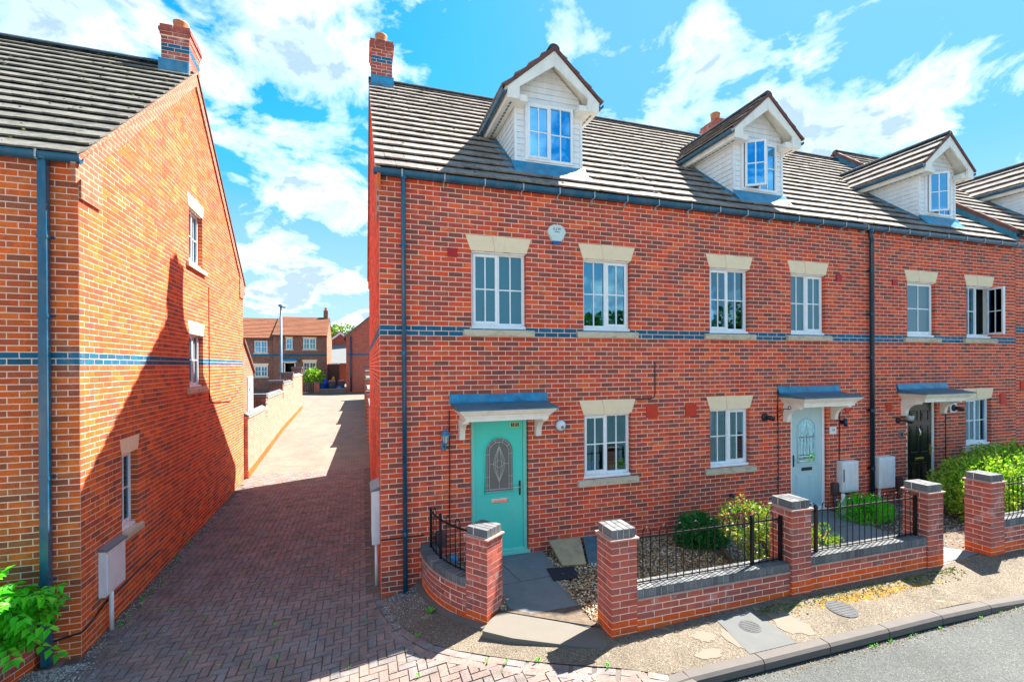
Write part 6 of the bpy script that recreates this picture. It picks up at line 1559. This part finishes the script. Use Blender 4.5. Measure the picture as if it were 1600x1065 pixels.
def far_house(label, x0, x1, y, zg, ze, zr, dep, wins, door=None, left=False, right=False):
    H = thing('far_house', label, 'house', ((x0+x1)/2, y, zg)); fr = Fr((0, y, 0), (1, 0, 0), (0, -1, 0)); holes = [(a, b, c, d) for a, b, c, d, n, l in wins]
    if door: holes.append(door)
    holes_wall(H, fr, x0, x1, zg-.5, ze, holes, 'far_brick_brown')
    for a, b, c, d, n, l in wins: far_window(H, fr, a, b, c, d, n, l)
    m = MB()
    for x in (x0, x1): m.poly([(x, y+.001, zg-.5), (x, y+dep, zg-.5), (x, y+dep, ze), (x, y+dep/2, zr-.05), (x, y+.001, ze)])
    m.quad((x0, y+dep, zg-.5), (x1, y+dep, zg-.5), (x1, y+dep, ze), (x0, y+dep, ze)); m.build('side_wall', 'far_brick_side', H)
    k = (zr-ze)/(dep/2); r = MB(); r.uprism(fr, [(.15, ze-.15*k), (-dep/2, zr), (-dep-.15, ze-.15*k), (-dep-.15, ze-.15*k-.1), (-dep/2, zr-.1), (.15, ze-.15*k-.1)], x0-.05, x1+.05); R = r.build('roof', 'roof_tile_far', H)
    S = Vector((0, dep/2, zr-ze)).normalized(); L = math.hypot(dep/2+.15, zr-ze+.15*k); lay_tiles(R, (x0-.05, y-.17, ze-.15*k+.02), (1, 0, 0), S, x1-x0+.1, L, 'roof_tile_far', tw=.62, gauge=.30)
    g = MB(); g.uprism(fr, [(.15, ze-.13), (.27, ze-.13), (.27, ze-.05), (.15, ze-.05)], x0, x1); g.build('gutter', 'pipe_dark', H)
    b = MB(); b.fbox(fr, x0+.01, x1-.01, -.01, .012, 4.30, 4.46); b.build('blue_band', 'brick_blue', H)
    return H, fr
A1, frA = far_house('brown brick far house with an open dark doorway', -7.82, -3.30, 39, 1.2, 6.22, 8.20, 7.6, [(-6.78, -6.22, 4.92, 5.94, 1, True), (-5.33, -4.23, 4.92, 5.94, 2, True), (-5.33, -4.23, 2.80, 3.72, 2, True)], door=(-6.84, -6.06, 1.55, 3.66))
m = MB(); m.fbox(frA, -6.92, -6.84, -.08, .03, 1.5, 3.70); m.fbox(frA, -6.06, -5.98, -.08, .03, 1.5, 3.70); m.fbox(frA, -6.92, -5.98, -.08, .03, 3.66, 3.76); m.build('door_frame', 'upvc', A1)
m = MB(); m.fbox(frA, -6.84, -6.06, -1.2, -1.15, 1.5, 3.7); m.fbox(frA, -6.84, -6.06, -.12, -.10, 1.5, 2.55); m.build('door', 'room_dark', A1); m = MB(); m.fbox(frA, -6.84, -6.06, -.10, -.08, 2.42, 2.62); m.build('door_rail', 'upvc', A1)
m = MB(); m.uprism(frA, [(0, 3.86), (.7, 3.80), (.7, 3.92), (0, 4.10)], -7.05, -5.75); m.build('canopy', 'lead', A1); m = MB(); m.uprism(frA, [(0, 3.72), (.6, 3.72), (.66, 3.80), (0, 3.86)], -6.98, -5.82); m.build('canopy_cornice', 'cream_paint', A1)
C_ = MB(); C_.box(-3.82, -3.42, 42.4, 43.1, 7.6, 8.9); C_.build('chimney', 'far_brick_brown', A1); C_ = MB(); C_.lathe((-3.62, 42.75, 8.9), [(.12, 0), (.14, .3), (.12, .3)], 12); C_.build('chimney_pot', 'terracotta', A1)
B1, frB = far_house('brown brick far house with a lower roof at left', -14.0, -7.85, 39.25, 1.2, 5.96, 7.98, 7.2, [(-9.37, -8.32, 4.60, 5.66, 2, False), (-9.37, -8.32, 2.46, 3.40, 2, True), (-12.4, -11.3, 4.6, 5.66, 2, False), (-12.4, -11.3, 2.46, 3.4, 2, True)])
# brick house on the right with its gable end to the lane
HG = thing('far_house', 'plain red brick gable end at the end of the lane', 'house', (1.2, 36, .9)); frG = Fr((0, 36, 0), (1, 0, 0), (0, -1, 0))
m = MB(); m.poly([frG.P(-1.53, 0, .5), frG.P(6.6, 0, .5), frG.P(6.6, 0, 5.95), frG.P(2.55, 0, 9.35), frG.P(-1.53, 0, 5.95)]); m.quad((-1.53, 36, .5), (-1.53, 46, .5), (-1.53, 46, 5.95), (-1.53, 36, 5.95)); m.build('wall', 'far_brick_red', HG)
m = MB(); m.fprism(frG, [(-1.75, 5.76), (2.55, 9.35), (6.9, 5.7), (6.9, 5.9), (2.55, 9.55), (-1.75, 5.96)], -10, .12); m.build('roof', 'roof_tile_grey', HG)
m = MB(); m.tube([frG.P(-1.12, .08, .8), frG.P(-1.12, .08, 5.95)], .075, 10); m.build('downpipe', 'pipe_dark', HG, smooth=True); m = MB(); m.fbox(frG, -1.52, 6.5, -.01, .012, 4.32, 4.48); m.build('blue_band', 'brick_blue', HG)
m = MB(); m.fbox(frG, -1.5, 4, 0, .03, .5, 1.25); m.build('plinth', 'brick_orange', HG)
# orange gable with white barge boards and the sheds before it
HO = thing('far_house', 'orange brick gable with white barge boards behind the sheds', 'house', (-2.6, 52, 1)); frO = Fr((0, 52, 0), (1, 0, 0), (0, -1, 0))
m = MB(); m.poly([frO.P(-4.9, 0, .5), frO.P(-.4, 0, .5), frO.P(-.4, 0, 5.4), frO.P(-2.63, 0, 7.3), frO.P(-4.9, 0, 5.4)]); m.build('wall', 'far_brick_red', HO)
for s_ in (-1, 1): m = MB(); m.fprism(frO, [(-2.63, 7.50), (-2.63+s_*2.5, 5.40), (-2.63+s_*2.5, 5.15), (-2.63, 7.22)], 0, .3); m.build('barge_board', 'upvc', HO)
m = MB(); m.uprism(frO, [(0.02, 5.0), (3.0, 3.6), (3.0, 3.7), (.02, 5.9)], -4.9, -.4); m.build('porch_roof', 'slab_grey', HO); m = MB(); m.fprism(frO, [(-5.2, 5.35), (-2.63, 7.5), (0, 5.3), (0, 5.42), (-2.63, 7.62), (-5.2, 5.47)], -8, .35); m.build('roof', 'roof_tile_far', HO)
SH = thing('shed', 'brown timber fence panel beside the far house', 'fence', (-2.8, 39.5, 1.1))
for k in range(8): m = MB(); m.box(-3.26+k*.13, -3.26+k*.13+.122, 39.5, 39.54, 1.0, 3.55); m.build('plank', 'wood_brown', SH)
m = MB(); m.box(-3.3, -2.2, 39.46, 39.58, 3.55, 3.64); m.build('cap_rail', 'white_plastic', SH)
FW = thing('garden_wall', 'low brick wall with a gate pier at the end of the lane', 'wall', (-3, 35.6, 1)); m = MB(); m.box(-3.7, -1.55, 35.6, 35.82, .6, 1.32); m.build('wall', 'far_brick_brown', FW); m = MB(); m.box(-3.72, -1.55, 35.57, 35.85, 1.32, 1.42); m.build('coping', 'brick_coping', FW)
m = MB(); m.box(-4.1, -3.7, 35.5, 35.9, .6, 1.95); m.build('pier', 'far_brick_red', FW); m = MB(); m.box(-4.14, -3.66, 35.46, 35.94, 1.95, 2.05); m.build('cap', 'brick_coping', FW)
PG = thing('picket_gate', 'brown slatted gate beside the far brick pier', 'gate', (-4.6, 35.7, 1))
for k in range(7): m = MB(); m.box(-5.05+k*.135, -5.05+k*.135+.10, 35.66, 35.70, .95, 1.95+.12*math.sin(k/6*PI)); m.build('slat', 'wood_brown', PG)
def bin_(x, y, z, label, lid):
    T = thing('wheelie_bin', label, 'bin', (x, y, z), 'bins at the end of the lane'); m = MB(); m.hexa([(x-.24, y-.28, z), (x+.24, y-.28, z), (x+.24, y+.28, z), (x-.24, y+.28, z), (x-.29, y-.36, z+.95), (x+.29, y-.36, z+.95), (x+.29, y+.36, z+.95), (x-.29, y+.36, z+.95)]); m.build('body', 'bin_grey', T, bevel=.03)
    m = MB(); m.hexa([(x-.31, y-.4, z+.95), (x+.31, y-.4, z+.95), (x+.31, y+.38, z+.95), (x-.31, y+.38, z+.95), (x-.27, y-.33, z+1.04), (x+.27, y-.33, z+1.04), (x+.27, y+.33, z+1.08), (x-.27, y+.33, z+1.08)]); m.build('lid', lid, T, bevel=.02)
    for s_ in (-1, 1): m = MB(); m.tube([(x+s_*.2-.03, y+.3, z+.1), (x+s_*.2+.03, y+.3, z+.1)], .1, 12); m.build('wheel', 'black_plastic', T)
bin_(-2.75, 37.0, 1.05, 'grey wheelie bin with a red lid, left of two', 'bin_red'); bin_(-1.98, 37.0, 1.05, 'grey wheelie bin with a red lid, next to the brick gable', 'bin_red')
bb = MB()
for (x, y, z, r) in ((-2.1, 36.2, 1.35, .33), (-1.8, 36.3, 1.28, .28)):
    bb.lathe((x, y, z-.3), [(.001, 0), (r*.9, .02), (r, r*.6), (r*.8, r*1.2), (r*.3, r*1.6), (r*.12, r*1.75), (.001, r*1.9)], 10)
tag(bb.build('rubbish_bag', 'blue_item'), 'blue rubbish bags in front of the bins', 'bag')
bag2 = MB(); bag2.lathe((-3.55, 37.6, 1.3), [(.001, 0), (.4, .05), (.5, .5), (.35, .9), (.001, 1.1)], 9); tag(bag2.build('tarpaulin', 'blue_item'), 'blue covered heap beside the far house', 'tarpaulin')
yb = MB(); yb.lathe((-2.75, 39.2, 1.9), [(.001, 0), (.14, 0), (.14, .35), (.06, .5), (.001, .52)], 10); tag(yb.build('gas_bottle', 'yellow_plastic'), 'small yellow bottle by the brown fence', 'bottle')
bush('lime bush beside the far house door', [((-4.3, 37.4, 2.3), (.75, .6, .75)), ((-4.9, 37.3, 1.8), (.5, .5, .5))], 'leaf_lime', 1800, .22, .07, 6, ground=1.1)
LP = thing('street_lamp', 'tall grey street lamp in front of the far houses', 'lamp', (-6.33, 33.5, .9)); m = MB(); m.tube([(-6.33, 33.5, .7), (-6.33, 33.5, 2.2), (-6.33, 33.5, 2.3), (-6.33, 33.5, 8.1)], [.14, .14, .10, .075], 12); m.build('column', 'lamp_post', LP, smooth=True)
m = MB(); m.box(-6.46, -6.2, 33.0, 33.6, 8.08, 8.24); m.build('lantern', 'lamp_blue', LP, bevel=.04); m = MB(); m.box(-6.2, -6.0, 33.4, 33.5, 8.02, 8.10); m.build('sensor', 'black_plastic', LP)
# kerb line across the end of the lane
KR = structure(obj('lane_kerb', None, None, (0, 31, .9))); m = MB(); m.box(-9, 12, 35.0, 35.2, .6, 1.14); m.build('kerb_line', 'kerb_stone', KR)

# tufts of moss caught along the tile courses
def roof_moss(parent, pt, n, label=None):
    m = MB()
    for _ in range(n):
        p, nn = pt(); r = random.uniform(.006, .02); a = random.uniform(0, 6.28); k = 5; t1 = nn.cross(Vector((1, 0, 0))).normalized(); t2 = nn.cross(t1); i0 = len(m.v)
        for i in range(k): th = a+2*PI*i/k; m.v.append(tuple(p+(t1*math.cos(th)*r+t2*math.sin(th)*r*1.6)*random.uniform(.7, 1.3)))
        m.v.append(tuple(p+nn*r*.8))
        for i in range(k): m.f.append((i0+i, i0+(i+1) % k, i0+k))
    stuff(m.build('moss', 'moss', parent))
def slope_pt(x0, x1, z_of, S, N, oy):
    def f():
        i = random.randrange(0, 17); d = i*.345+random.choice((random.uniform(-.004, .01), random.uniform(0, .3))); x = random.uniform(x0, x1)
        return Vector((x, -.10, z_of))+S*d+N*.05, N
    return f
NU = Vector((0, -math.sin(PIT), math.cos(PIT)))
for RFx, xa, xb in ((RF1, 0, X1), (RF2, X1, X2), (RF3, X2, X3)): roof_moss(RFx, slope_pt(xa, xb, roof_z(-.10), S_UP, NU, 0), 420)
NL = (LU.cross(SL)); NL = NL if NL.z > 0 else -NL
def lp():
    i = random.randrange(0, 17); d = i*.345+random.choice((random.uniform(-.004, .01), random.uniform(0, .3))); return LO-LU*random.uniform(0, 3)-LV*.10+Vector((0, 0, lz(-.10)))+SL*d+NL*.05, NL
roof_moss(RFL, lp, 350)
